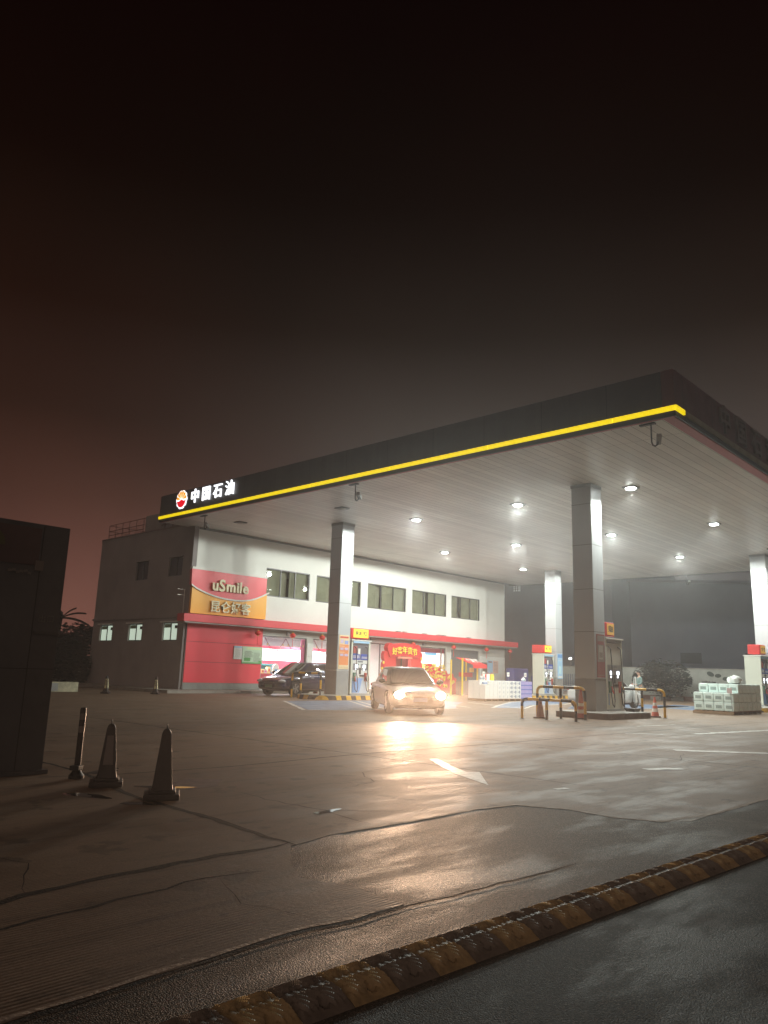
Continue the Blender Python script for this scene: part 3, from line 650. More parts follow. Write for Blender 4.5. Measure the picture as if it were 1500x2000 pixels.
# upper windows
CURT = mat('pale_curtain', (.34, .34, .27), .8, var=.2, vs=2); DCUR = mat('grey_curtain', (.16, .16, .15), .8, var=.2, vs=2)
rr = random.Random(5)
for i, (a, b) in enumerate(up):
    w = MB(); z0, z1 = 5.152, 6.698; y0, y1 = BY0 + .03, BY0 + .10; a_, b_ = a + .002, b - .002; t = .055
    w.box(a_, b_, y0, y1, z0, z0 + t); w.box(a_, b_, y0, y1, z1 - t, z1); w.box(a_, a_ + t, y0, y1, z0 + t, z1 - t); w.box(b_ - t, b_, y0, y1, z0 + t, z1 - t)
    for k in (1, 2): x = a + (b - a) * k / 3; w.box(x - .025, x + .025, y0, y1, z0 + t, z1 - t)
    wo_ = build(w, 'upper_window', ALU, bld)
    m = MB(); m.quad((a_ + t, y0 + .03, z0 + t), (b_ - t, y0 + .03, z0 + t), (b_ - t, y0 + .03, z1 - t), (a_ + t, y0 + .03, z1 - t)); build(m, 'pane', GLASSU, wo_)
    m = MB(); m.m = 0; m.box(a_ - .3, b_ + .3, BY0 + 1.2, BY0 + 1.25, z0 - .3, z1 + .3)
    m.m = 1; x = a + rr.uniform(.1, .5)
    x1_ = a_ + rr.uniform(.8, 1.2); x2_ = x1_ + rr.uniform(.35, .8)
    m.box(a_ + .03, x1_, BY0 + .20, BY0 + .22, z0, z1); m.box(x2_, b_ - .03, BY0 + .20, BY0 + .22, z0, z1); m.m = 0; m.box(x1_ + .01, x2_ - .01, BY0 + .45, BY0 + .47, z0, z1)
    m.m = 2; q = a + 1.3 + rr.uniform(0, .5); m.box(q, q + rr.uniform(.4, .8), BY0 + .6, BY0 + .7, z0 - .2, z0 + rr.uniform(.7, 1.2))
    m.box(a_ - .29, b_ + .29, BY0 + .26, BY0 + 1.19, z0 - .3, z0 - .25)
    build(m, 'window_interior', [mat('upper_room', (.40, .39, .32), .8, var=.15), CURT, DCUR], wo_)
# side windows
LITW = emat('lit_room_window', (.72, .88, .72), .62)
for i, (a, b, z0, z1) in enumerate(sh):
    lit = i < 3; x0, x1 = BX0 + .08, BX0 + .15; t = .05; w = MB(); a_, b_ = a + .002, b - .002; z0 += .002; z1 -= .002
    w.box(x0, x1, a_, b_, z0, z0 + t); w.box(x0, x1, a_, b_, z1 - t, z1); w.box(x0, x1, a_, a_ + t, z0 + t, z1 - t); w.box(x0, x1, b_ - t, b_, z0 + t, z1 - t); w.box(x0, x1, (a + b) / 2 - .03, (a + b) / 2 + .03, z0 + t, z1 - t)
    wo_ = build(w, 'side_window', ALU, bld); wo_['label'] = 'lit side window' if lit else 'dark upper side window'
    m = MB(); m.box(x0 + .03, x0 + .036, a_ + t, b_ - t, z0 + t, z1 - t); build(m, 'pane', LITW if lit else mat('dark_pane', (.05, .035, .04), .2), wo_)
    if lit:
        m = MB(); m.box(BX0 - .12, BX0 - .002, a - .08, b + .08, z1 + .01, z1 + .07); build(m, 'window_ledge', TRIMW, wo_)
        m = MB(); m.box(BX0 + .002, BX0 + .04, b - .10, b - .06, z0, z1); build(m, 'white_reveal', TRIMW, wo_)
        m = MB(); m.box(x0 + .02, x0 + .028, a + .08, a + .1 + .3, z1 - .30, z1 - .14); build(m, 'hanging_item', DARK, wo_)
        m = MB(); m.box(x0 + .020, x0 + .028, (a + b) / 2 + .05, b - .08, z1 - .25, z1 - .06); build(m, 'blind', mat('blind', (.3, .42, .3), .7), wo_)
    else:
        m = MB(); m.box(BX0 - .06, BX0 - .002, a - .05, b + .05, z1 + .0, z1 + .05); build(m, 'window_ledge', WALLG, wo_)
# ground floor windows and shop interior
def shop_window(a, b, z0, z1, mull=()):
    w = MB(); y0, y1 = BY0 + .05, BY0 + .12; t = .05; a += .002; b -= .002; z0 += .002; z1 -= .002
    w.box(a, b, y0, y1, z0, z0 + t); w.box(a, b, y0, y1, z1 - t, z1); w.box(a, a + t, y0, y1, z0 + t, z1 - t); w.box(b - t, b, y0, y1, z0 + t, z1 - t)
    for x in mull: w.box(x - .025, x + .025, y0, y1, z0 + t, z1 - t)
    o = build(w, 'shop_window', ALU, bld)
    m = MB(); m.quad((a + t, y0 + .03, z0 + t), (b - t, y0 + .03, z0 + t), (b - t, y0 + .03, z1 - t), (a + t, y0 + .03, z1 - t)); build(m, 'pane', GLASS, o); return o
w1 = shop_window(25.62, 28.76, .55, 3.02); w2 = shop_window(29.24, 32.4, .55, 3.02)
wd = shop_window(33.88, 37.98, .17, 3.02, (34.9, 36.95)); w3 = shop_window(38.16, 41.42, .17, 3.02, (41.0,))
m = MB(); m.box(28.45, 28.72, BY0 + .10, BY0 + .16, .6, 2.95); build(m, 'pink_side_banner', mat('pink_banner', (.60, .12, .25), .5), w1)
m = MB(); m.box(38.2, 41.4, BY0 + .13, BY0 + .15, 2.66, 2.96); m.box(40.98, 41.02, BY0 + .125, BY0 + .15, 1.6, 2.6); build(m, 'maroon_header', mat('maroon', (.30, .03, .07), .5), w3)
# shuttered fourth bay
m = MB()
for k in range(26): m.box(42.03 + .125 * k, 42.03 + .125 * k + .105, BY0 + .10, BY0 + .14, .2, 2.95)
m.box(42.002, 45.278, BY0 + .15, BY0 + .18, .172, 2.978); build(m, 'folding_shutter', mat('grey_shutter', (.15, .17, .19), .5, .3), bld)
# room shell
IN = mat('interior_white', (.70, .70, .72), .6); INF = mat('interior_floor', (.45, .40, .38), .3)
m = MB(); m.m = 0; m.box(21.2, 46.0, 39.6, 39.7, .15, 3.3); m.box(46.0, 46.1, BY0 + .26, 39.7, .15, 3.3); m.box(25.2, 25.3, BY0 + .26, 39.6, .15, 3.3); m.m = 1; m.box(25.3, 46.0, BY0 + .26, 39.6, .15, .17)
m.m = 0; m.box(25.3, 46.0, BY0 + .26, 39.6, 3.25, 3.3); m.box(41.7, 41.8, BY0 + .26, 39.6, .17, 3.25); build(m, 'shop_interior', [IN, INF], bld)
LBOX = emat('lightbox_white', (1.0, .97, 1.0), 1.25); LBLUE = emat('ceiling_panel_light', (.80, .86, 1.0), 2.5)
m = MB()
for k in range(6): m.box(26.2 + 2.6 * k, 27.6 + 2.6 * k, 34.3, 34.6, 3.18, 3.245); m.box(26.2 + 2.6 * k, 27.6 + 2.6 * k, 36.8, 37.1, 3.18, 3.245)
build(m, 'ceiling_light_panel', LBLUE, bld)
m = MB(); m.box(25.4, 33.2, 36.0, 36.08, 1.75, 2.42); build(m, 'white_lightbox', LBOX, bld)
m = MB(); m.box(25.4, 33.2, 36.02, 36.10, .2, 1.745); m.box(25.4, 33.2, 36.0, 36.1, 2.425, 2.58); build(m, 'red_back_panel', mat('interior_red', (.62, .06, .10), .5), bld)
m = MB(); m.box(25.5, 32.2, 34.2, 34.7, .17, 1.0); build(m, 'counter', mat('counter_red', (.45, .03, .06), .4), bld)
m = MB(); m.box(27.2, 28.6, 35.5, 35.9, 1.45, 1.54); m.box(27.2, 28.6, 35.5, 35.9, 1.0, 1.05); m.box(27.2, 28.6, 35.86, 35.9, .2, 1.45); build(m, 'teal_display_case', mat('teal', (.08, .38, .40), .4), bld)
for x, c in ((26.6, (1.0, .96, .96)), (30.8, (.9, .93, 1)), (35.5, (1.0, .9, .82)), (39.6, (1, .95, .85))):
    l = bpy.data.lights.new('shop_light', 'AREA'); l.energy = 420; l.size = 1.6; l.color = c
    lo = bpy.data.objects.new('shop_light', l); COL.objects.link(lo); lo.location = (x - bld.location.x, 35.2 - bld.location.y, 3.1); lo.parent = bld
# warm promotional display behind the third window
m = MB(); m.m = 0; m.box(38.9, 40.85, BY0 + .35, BY0 + .40, 1.95, 2.75); m.m = 1; m.box(38.9, 40.85, BY0 + .35, BY0 + .40, 1.1, 1.945); m.m = 2; m.box(39.6, 40.8, BY0 + .33, BY0 + .345, 2.5, 2.72)
m.m = 3
for k in range(5):
    for q in range(4): m.box(39.05 + .45 * q, 39.05 + .45 * q + rr.uniform(.15, .36), BY0 + .33, BY0 + .345, 1.2 + .16 * k, 1.25 + .16 * k)
build(m, 'lit_promotion_board', [emat('board_white', (1, 1, .95), 1.5), emat('board_yellow', (1.0, .72, .22), 1.2), emat('board_blue', (.2, .6, .95), .8), mat('board_red_print', (.5, .02, .02), .5)], bld)
m = MB(); m.m = 0; m.box(36.3, 37.9, BY0 + .14, BY0 + .18, .2, 2.9); m.m = 1; m.box(34.4, 36.2, 37.0, 37.1, .2, 2.5); m.m = 2; m.box(35.3, 35.75, 36.6, 36.7, .2, 2.3)
build(m, 'entrance_panels', [mat('entry_pink', (.45, .06, .10), .5), mat('beige_partition', (.62, .52, .38), .6), mat('orange_screen', (.75, .35, .18), .5)], bld)
# kerb and walkway at the building
m = MB(); m.box(19.4, 49.4, 31.9, 33.0, .0, .145); m.box(19.4, 20.8, 33.0, 43, .0, .145); o = struct(m, 'pavement_kerb', CONCR)

# store sign board
sg = thing('store_sign', 'wall sign, red above and orange below a white curve, with cream letters', 'sign', (23.2, 32.9, 3.85))
curve = [(20.80, 5.27), (21.1, 5.11), (21.46, 4.99), (21.85, 4.88), (22.24, 4.80), (22.64, 4.745), (23.04, 4.715), (23.5, 4.70), (24.02, 4.73), (24.45, 4.80), (24.84, 4.92), (25.2, 5.07), (25.50, 5.22)]
m = MB(); m.vprism(curve + [(25.50, 6.06), (20.78, 6.06)], 32.84, 33.03); build(m, 'red_panel', RED, sg)
m = MB(); m.vprism([(20.88, 3.86), (25.58, 3.86)] + [(25.58, 5.20)] + [(x, z - .03) for x, z in reversed(curve[1:])] + [(20.88, 5.18)], 32.87, 33.03); build(m, 'orange_panel', ORANGE, sg)
m = MB(); m.vprism([(x, z + .035) for x, z in curve + [(25.68, 5.30)]] + [(x, z - .045) for x, z in reversed(curve + [(25.68, 5.30)])], 32.80, 32.838); build(m, 'white_curve', TRIMW, sg)
m = MB(); m.box(20.78, 25.52, 32.82, 33.03, 6.065, 6.18); build(m, 'top_trim', TRIMW, sg)
for k, (ch, x, s_) in enumerate([('u', 22.02, .78), ('S', 22.43, .84), ('m', 22.98, .78), ('i', 23.41, .78), ('l', 23.59, .78), ('e', 23.91, .78)]):
    text(ch, s_, CREAM, sg, (x + .12, 32.75, 5.34), FY, .05, .022, 'sign_letter')
for k, ch in enumerate('昆仑好客'):
    text(ch, .62, CREAM, sg, (22.26 + .64 * k, 32.80, 4.24), FY, .035, .010, 'sign_letter')

# notice boards on the red wall
t = thing('notice_board', 'large pale green notice board on the red wall', 'notice board', (24.95, 32.98, 1.5))
m = MB(); m.box(24.28, 25.60, 32.95, 33.0, 1.50, 2.38); build(m, 'board', mat('pale_green_board', (.50, .66, .50), .5), t)
m = MB(); m.m = 0
for k in range(9): m.box(24.40 + (.0 if k % 3 else .02), 24.9 + rr.uniform(-.1, .1), 32.943, 32.949, 2.12 - .055 * k, 2.135 - .055 * k); m.box(25.0, 25.45 + rr.uniform(-.1, .05), 32.943, 32.949, 2.05 - .055 * k, 2.062 - .055 * k)
m.m = 1; m.box(24.55, 25.5, 32.943, 32.949, 2.22, 2.33); m.m = 2; m.box(24.3, 25.58, 32.943, 32.949, 1.51, 1.57); m.box(25.35, 25.55, 32.940, 32.948, 1.58, 1.66); m.box(24.4, 24.8, 32.943, 32.949, 1.62, 1.80)
build(m, 'print', [TEXTD, mat('light_lime', (.62, .75, .42), .5), mat('leaf_green', (.12, .42, .12), .5)], t)
t = thing('paper_notice', 'smaller white notice left of the green board on the red wall', 'notice board', (24.0, 32.98, 1.7))
m = MB(); m.box(23.74, 24.26, 32.96, 33.0, 1.70, 2.38); build(m, 'board', PAPER, t)
m = MB(); m.m = 0
for k in range(8): m.box(23.82, 24.1 + rr.uniform(-.1, .08), 32.953, 32.959, 2.2 - .055 * k, 2.21 - .055 * k)
m.m = 1; m.box(23.76, 24.22, 32.953, 32.959, 2.29, 2.36); build(m, 'print', [mat('grey_print', (.35, .35, .33), .6), SKYB], t)
t = thing('wall_poster', 'blue and pink notice pair on the white wall right of the shutter', 'notice board', (46.8, 32.95, 1.5))
m = MB(); m.m = 0; m.box(46.2, 46.85, 32.955, 32.985, 1.45, 2.35); m.m = 1; m.box(46.88, 47.55, 32.955, 32.985, 1.45, 2.35); m.m = 2
for k in range(7): m.box(46.95, 47.45, 32.949, 32.953, 1.6 + .1 * k, 1.63 + .1 * k)
m.box(46.3, 46.75, 32.949, 32.953, 2.2, 2.3); build(m, 'print', [SKYB, mat('pale_pink', (.62, .45, .42), .5), mat('brown_print', (.25, .15, .12), .6)], t)
m = MB(); m.box(45.5, 46.1, 32.9, 32.985, .2, 2.2); t = thing('wall_cabinet', 'grey cabinet against the white wall beside the shutter', 'cabinet', (45.8, 32.95, .15)); build(m, 'cabinet_body', GREYM, t)
m = MB(); m.box(45.56, 46.04, 32.885, 32.897, 1.5, 2.12); build(m, 'cabinet_door', mat('dark_brown', (.12, .09, .08), .5), t)

# red lanterns under the fascia band
def lantern(x, y, z, label):
    t = thing('red_lantern', label, 'lantern', (x, y, z), 0, 'red lanterns hanging under the fascia band')
    m = MB(); m.sphere((x, y, z), .17, .17, .135, 14, 8); build(m, 'lantern_body', REDP, t, smooth=True)
    m = MB(); m.lathe([(.05, .12), (.05, .155)], (x, y, z), 10); m.lathe([(.045, -.155), (.045, -.12)], (x, y, z), 10); m.tube([(x, y, z + .15), (x, y, 3.36)], .006, 5); build(m, 'lantern_cap', GOLD, t)
    m = MB(); m.tube([(x, y, z - .15), (x, y, z - .62)], [.008, .02], 6); build(m, 'tassel', REDP, t)
for k, (x, lb) in enumerate([(24.95, 'red lantern hanging in front of the red wall by the green board'), (27.35, 'red lantern hanging before the first shop window'), (29.55, 'red lantern hanging left of the left column'),
                             (37.5, 'red lantern hanging just right of the festive arch'), (41.75, 'red lantern hanging at the white pier by the red stall'), (45.6, 'red lantern hanging right of the grey shutter'), (48.6, 'red lantern hanging at the far right end of the band')]):
    lantern(x, 32.62, 3.10, lb)
# festive garland swags inside the windows
def swag(a, b, z, n, lb):
    t = thing('festive_garland', lb, 'garland', ((a + b) / 2, BY0 - .05, z), 0, 'garlands across the shop windows')
    m = MB(); w = (b - a) / n
    for k in range(n):
        m.tube([(a + w * (k + q / 8), BY0 - .02, z - .62 * (1 - (2 * q / 8 - 1) ** 2)) for q in range(9)], .018, 5)
    build(m, 'cord', mat('garland_cord', (.28, .10, .16), .7), t)
    m = MB(); m.m = 0
    for k in range(n):
        for q in range(1, 8):
            x = a + w * (k + q / 8); zz = z - .62 * (1 - (2 * q / 8 - 1) ** 2) - .09; m.m = q % 3; m.obox((x, BY0 - .03, zz), .07, .02, .11)
    build(m, 'pennants', [mat('pen_green', (.2, .35, .25), .6), mat('pen_gold', (.6, .4, .15), .6), REDP], t)
swag(25.75, 28.65, 2.93, 2, 'garland of small pennants across the first shop window'); swag(29.3, 32.3, 2.93, 2, 'garland of small pennants across the second shop window')
# goods on and behind the counter
cols = [(.65, .10, .10), (.75, .45, .10), (.70, .70, .68), (.10, .30, .50), (.60, .15, .35), (.8, .65, .3), (.2, .45, .3)]
gm = [mat('goods_%s' % n_, c, .5) for n_, c in zip(('red', 'orange', 'white', 'blue', 'pink', 'gold', 'green'), cols)]
cn = ('red', 'orange', 'white', 'blue', 'pink', 'gold', 'green')
ORD = 'first second third fourth fifth sixth seventh eighth ninth tenth eleventh twelfth thirteenth fourteenth fifteenth sixteenth seventeenth eighteenth nineteenth twentieth twenty-first twenty-second twenty-third twenty-fourth twenty-fifth twenty-sixth'.split()
for k in range(26):
    x = 25.6 + .25 * k + rr.uniform(-.04, .04); h = rr.uniform(.16, .42); c = rr.randrange(7); m = MB()
    m.m = 0; m.box(x, x + .19, 34.3, 34.5, 1.0, 1.0 + h); m.m = 1; m.box(x + .03, x + .16, 34.296, 34.30, 1.0 + h * .3, 1.0 + h * .7)
    tag(build(m, 'packaged_goods', [gm[c], gm[(c + 2) % 7]]), '%s package on the shop counter, %s from the left' % (cn[c], ORD[k]), 'package', 'packages on the shop counter')
for k, x in enumerate((25.95, 27.5)):
    t = thing('arched_display', ['white arched display, left one on the counter', 'white arched display, right one on the counter'][k], 'display', (x, 34.2, 1.0), 0, 'arched displays on the counter')
    out = [(x - .22, .8), (x + .22, .8)] + [(x + .22 * math.cos(PI * q / 10), 1.28 + .28 * math.sin(PI * q / 10)) for q in range(11)]
    m = MB(); m.vprism(out, 34.1, 34.14); build(m, 'arch_panel', TRIMW, t)
    m = MB(); m.box(x - .1, x + .1, 34.08, 34.095, .95, 1.25); build(m, 'picture', gm[k * 3], t)

# festive inflatable arch at the entrance
RA = mat('arch_red_fabric', (.68, .03, .04), .45, var=.04, vs=2); RA2 = mat('arch_edge_red', (.80, .12, .10), .4)
ar = thing('festive_arch', 'red festive arch with yellow characters and scalloped edges at the shop entrance', 'arch', (35.9, 32.1, 0))
def scallop(cx, z0, z1, w, side, n=4, r=.22):
    pts = [(cx - side * w, z0)]
    for k in range(n):
        zc = z0 + (z1 - z0) * (k + .5) / n; rr_ = (z1 - z0) / n / 2
        for q in range(7): a = -PI / 2 + PI * q / 6; pts.append((cx + side * (rr_ * .55 * math.cos(a)), zc + rr_ * math.sin(a)))
    pts.append((cx - side * w, z1)); return pts if side > 0 else list(reversed(pts))
m = MB(); m.vprism(scallop(34.25, .15, 2.55, .95, -1), 32.0, 32.25); build(m, 'arch_leg', RA, ar, bevel=.02)
m = MB(); m.vprism(scallop(37.55, .15, 2.60, .95, 1), 32.0, 32.25); build(m, 'arch_leg', RA, ar, bevel=.02)
top = [(34.55, 2.20), (34.30, 2.75), (34.42, 2.98), (34.62, 3.06), (34.82, 3.00)] + [(34.95 + 1.9 * q / 8, 3.0 + .10 * math.sin(PI * q / 8)) for q in range(9)] + [(36.98, 3.0), (37.2, 3.05), (37.38, 2.95), (37.45, 2.75), (37.2, 2.20), (36.6, 2.24), (35.9, 2.32), (35.2, 2.24)]
m = MB(); m.vprism(top, 31.90, 32.24); build(m, 'arch_banner', RA, ar, bevel=.02)
m = MB(); m.vprism([(x, z) for x, z in [(35.2, 2.14), (36.6, 2.14), (36.5, 2.26), (35.3, 2.26)]], 31.84, 31.89); build(m, 'arch_ribbon', mat('ribbon', (.80, .30, .22), .5), ar)
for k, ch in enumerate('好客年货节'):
    a = (k - 2) * .07; text(ch, .47, emat('arch_gold_glow', (.95, .72, .08), .25), ar, (35.87 + .47 * (k - 2), 31.86, 2.64 - abs(k - 2) ** 1.5 * .04), FY, .02, .002, 'arch_character')  # weak glow added to the gold of the characters
    text(ch, .47, mat('dark_red_outline', (.30, .03, .02), .5), ar, (35.89 + .47 * (k - 2), 31.885, 2.625 - abs(k - 2) ** 1.5 * .04), FY, .01, .012, 'arch_character_outline')  # dark red outline lettering set just behind each gold character
m = MB()
for x, z in ((34.05, 1.85), (34.05, 1.1), (33.95, 1.5), (37.45, 1.5), (37.6, 2.2), (34.7, 1.0), (36.95, 1.2)): m.sphere((x, 31.97, z), .09, .04, .09, 8, 6)
build(m, 'gold_spot', GOLD, ar)

# red and gold potted display beside the arch: red figure stand with yellow balls
fd = thing('new_year_display', 'red stepped festive display dotted with yellow balls between the arch and the stall', 'display', (38.6, 31.4, 0))
m = MB(); m.vprism([(37.4, .01), (40.3, .01), (40.3, 1.0), (40.0, 1.1), (39.9, 1.32), (39.4, 1.25), (39.2, 1.5), (38.7, 1.42), (38.5, 1.72), (38.0, 1.65), (37.7, 1.9), (37.4, 1.8)], 31.2, 31.5); build(m, 'stand', RA, fd, bevel=.03)
m = MB()
for k in range(16): m.sphere((37.55 + rr.uniform(0, 2.7), 31.14, .0 + rr.uniform(.5, 1.15)), .085, .07, .11, 9, 6)
build(m, 'yellow_balls', GOLD, fd, smooth=True)
m = MB()
for k in range(60): m.obox((37.2 + rr.uniform(0, 1.7), 31.15 + rr.uniform(-.15, .1), 1.05 + rr.uniform(0, .75)), .12, .02, .16, rr.uniform(0, 3), rr.uniform(0, 3), rr.uniform(0, 3))
build(m, 'yellow_blossom', mat('blossom', (.70, .55, .08), .6), fd)
# promotional stall
st = thing('promotion_stall', 'small market stall with sloping red awning on yellow posts by the shutter', 'stall', (39.9, 29.9, 0))
for x, y, h in ((38.92, 29.7, 2.30), (40.5, 29.7, 1.75), (38.92, 30.6, 2.2), (40.5, 30.6, 2.2)): m = MB(); m.box(x - .04, x + .04, y - .04, y + .04, .012, h); build(m, 'post', mat('stall_yellow', (.80, .60, .05), .4), st)
m = MB(); A_ = [(39.02, 30.3, 2.32), (40.35, 30.3, 2.30), (41.0, 29.3, 1.92), (39.5, 29.3, 1.90)]
m.add([(x, y, z) for x, y, z in A_] + [(x, y, z + .03) for x, y, z in A_], [(3, 2, 1, 0), (4, 5, 6, 7), (0, 1, 5, 4), (1, 2, 6, 5), (2, 3, 7, 6), (3, 0, 4, 7)])
m.add([(39.5, 29.3, 1.92), (41.0, 29.3, 1.94), (41.0, 29.28, 1.72), (39.5, 29.28, 1.70)], [(0, 1, 2, 3)]); build(m, 'awning', RA, st)
o = text('年货节', .42, PAPER, st, (40.0, 29.70, 2.16), (math.radians(35), 0, 0), .005, .01, 'awning_character')
m = MB(); m.m = 0; m.box(39.0, 40.4, 30.0, 30.05, 1.15, 1.42); m.m = 1; m.box(39.05, 40.3, 29.8, 30.3, .02, .9); m.m = 2; m.box(39.6, 40.0, 29.6, 29.65, 1.45, 1.72); build(m, 'stall_panel', [mat('stall_red', (.45, .04, .06), .5), mat('stall_shelf', (.28, .20, .18), .6), mat('stall_gold', (.70, .42, .12), .5)], st)
# ------------------------------------------------------------------ fuel pumps
def pump(x, y, kind, label):
    # front face at y (facing -Y), left face at x
    t = thing('fuel_pump', label, 'fuel pump', (x, y, .2), 0, 'fuel pumps on the kerbed islands')
    w, dp, h = 1.28, .80, 2.5
    def bx(m, a, b, c, d, e, f): return m.box(x + a, x + b, y + c, y + d, .2 + e, .2 + f)
    m = MB(); bx(m, .0, .10, .0, dp, 0, h); build(m, 'left_housing', CREAMP, t, bevel=.012)
    m = MB(); bx(m, w - .10, w, .0, dp, 0, h); build(m, 'right_housing', CREAMP, t, bevel=.012)
    m = MB(); bx(m, .102, w - .102, .05, dp - .05, 0, h - .12); build(m, 'cabinet', mat('pump_cabinet', (.45, .47, .46), .4), t)
    m = MB(); bx(m, -.04, w + .04, -.05, dp + .05, h + .002, h + .05); build(m, 'roof_cap', TRIMW, t, bevel=.01)
    m = MB(); bx(m, .102, w - .102, -.03, .3, h - .10, h); build(m, 'header', SKYB if kind != 'B' else GREYM, t)
    m = MB(); bx(m, .13, w - .13, .03, .045, 1.90, 2.36)
    if kind != 'B':
        build(m, 'recess', mat('pump_recess', (.12, .12, .14), .4), t)
        m = MB(); m.m = 0; bx(m, .12, .60, .01, .03, 1.62, 1.90); bx(m, .66, w - .12, .01, .03, 1.62, 1.90); m.m = 1
        for k in range(5): bx(m, .16 + .085 * k, .20 + .085 * k, .004, .009, 1.68, 1.83); bx(m, .72 + .08 * k, .75 + .08 * k, .004, .009, 1.68, 1.78)
        build(m, 'blue_label', [BLUEP, PAPER], t)
        m = MB(); bx(m, .45, .6, .0, .012, 1.88, 2.15); m.m = 1; bx(m, .14, .38, .0, .012, 1.93, 2.25); build(m, 'stickers', [PAPER, mat('sticker_red', (.45, .08, .08), .5)], t)
    else:
        build(m, 'blank_panel', mat('pale_panel', (.50, .50, .44), .5), t)
        m = MB(); bx(m, .13, w - .13, .02, .04, 1.55, 1.895); build(m, 'blank_panel', mat('pale_panel', (.5, .5, .44), .5), t)
    m = MB(); bx(m, .12, w - .12, .012, .03, .80, 1.60); build(m, 'front_panel', PLASTW if kind != 'B' else GREYM, t)
    m = MB(); bx(m, .15, .55, .002, .011, 1.14, 1.44); bx(m, .66, w - .15, .002, .011, 1.14, 1.44); bx(m, .45, .8, .002, .011, 1.50, 1.57); build(m, 'display_bezel', mat('bezel', (.22, .23, .25), .4), t)
    for a in (.30, .82):
        m = MB(); bx(m, a, a + .15, -.006, .001, 1.25, 1.38); bx(m, a + .02, a + .09, -.006, .001, 1.15, 1.20); build(m, 'lit_screen', SCREEN, t)
    m = MB(); bx(m, .56, .68, -.01, .005, .95, 1.25); bx(m, .60, .9, .0, .011, .84, .92); build(m, 'keypad', DARK, t)
    m = MB(); m.m = 0; bx(m, .12, w - .12, .012, .03, .06, .78); m.m = 1; m.vprism([(x + .12, .3), (x + .62, .3), (x + .80, .96), (x + .12, .96)], y + .004, y + .011) if kind != 'B' else bx(m, .15, .2, .004, .011, .2, .6)
    build(m, 'lower_panel', [mat('lower_pale_blue', (.50, .58, .68), .4) if kind != 'B' else CREAMP, mat('lower_blue', (.16, .34, .66), .4)], t)
    m = MB(); bx(m, -.05, w + .05, -.08, dp + .08, 0.002, .055); build(m, 'pump_plinth', GREYM, t)
    hose = BLACK
    for k, a in enumerate((.26, 1.02)):
        m = MB(); X = x + a; Y = y - .07
        m.tube([(X - .06, y + .02, 2.45), (X - .02, Y, 2.36), (X, Y - .02, 1.9), (X + .02, Y - .02, 1.25), (X + .10, Y - .03, .95), (X + .15, Y - .03, .55), (X + .10, Y - .03, .33), (X - .02, Y - .03, .42), (X - .10, Y - .03, .75), (X - .06, Y - .03, 1.05)], .019, 7)
        hz = build(m, 'hose', hose, t, smooth=True)
        m = MB(); bx(m, a - .10, a + .04, -.05, .01, .62, 1.02); build(m, 'nozzle_holster', mat('holster_' + ('green' if k == 0 else 'red'), (.10, .22, .16) if k == 0 else (.45, .07, .05), .5), t)
        m = MB(); m.tube([(X - .05, Y - .02, 1.05), (X - .05, Y - .04, .92), (X - .03, Y - .09, .80)], [.03, .035, .02], 7); build(m, 'nozzle', DARK if k else mat('noz_red', (.5, .05, .04), .5), t)
    return t
pump(25.40, 25.95, 'A', 'fuel pump with blue labels right of the left column with the orange poster')
pump(25.32, 12.95, 'B', 'grey fuel pump with blank upper panel beside the tall near column')
pump(42.45, 25.98, 'C', 'distant cream fuel pump before the far middle column')
pump(42.25, 13.00, 'D', 'fuel pump at the right picture edge beside the wrapped water packs')
def pump_sign(x, y, w, d_, txt, label, lit, z=2.80):
    t = thing('pump_sign', label, 'sign', (x, y, z), 0, 'number signs above the pumps')
    out = []; r = .09; x1 = x + w
    m = MB(); m.box(x, x1, y, y + d_, z, z + .50); build(m, 'sign_case', REDP, t, bevel=.04)
    m = MB(); m.box(x + .17, x1 - .05, y - .012, y - .001, z + .06, z + .46); build(m, 'yellow_face', lit, t)
    if w > 1: text(txt[0], .21, TEXTD, t, (x + .50, y - .016, z + .25), FY, .002, .003, 'lettering'); text(txt[1], .26, TEXTD, t, (x + w - .28, y - .016, z + .25), FY, .002, .004, 'lettering')
    else: text(txt[0], .25, TEXTD, t, (x + .17 + .2, y - .016, z + .25), FY, .002, .003, 'lettering'); text(txt[1], .25, TEXTD, t, (x1 - .24, y - .016, z + .25), FY, .002, .003, 'lettering')
    m = MB(); m.box(x + w / 2 - .05, x + w / 2 + .05, y + .15, y + .25, z - .06, z - .002); build(m, 'stem', GREYM, t)
YF = emat('sign_yellow_lit', (.95, .70, .05), .55); YF2 = emat('sign_amber', (.75, .42, .08), .28)
pump_sign(25.27, 25.90, 1.22, .45, ('柴油', '92'), 'wide yellow pump sign in red frame right of the left column', YF)
pump_sign(25.26, 12.93, .74, .45, ('柴', '油'), 'amber pump sign at the side of the tall near column', YF2)
pump_sign(42.5, 26.0, 1.0, .85, ('95', '92'), 'yellow pump sign with thick red side before the far middle column', YF)
pump_sign(42.3, 13.02, .95, .60, ('95', '92'), 'pump sign with red side at the right picture edge', YF2)
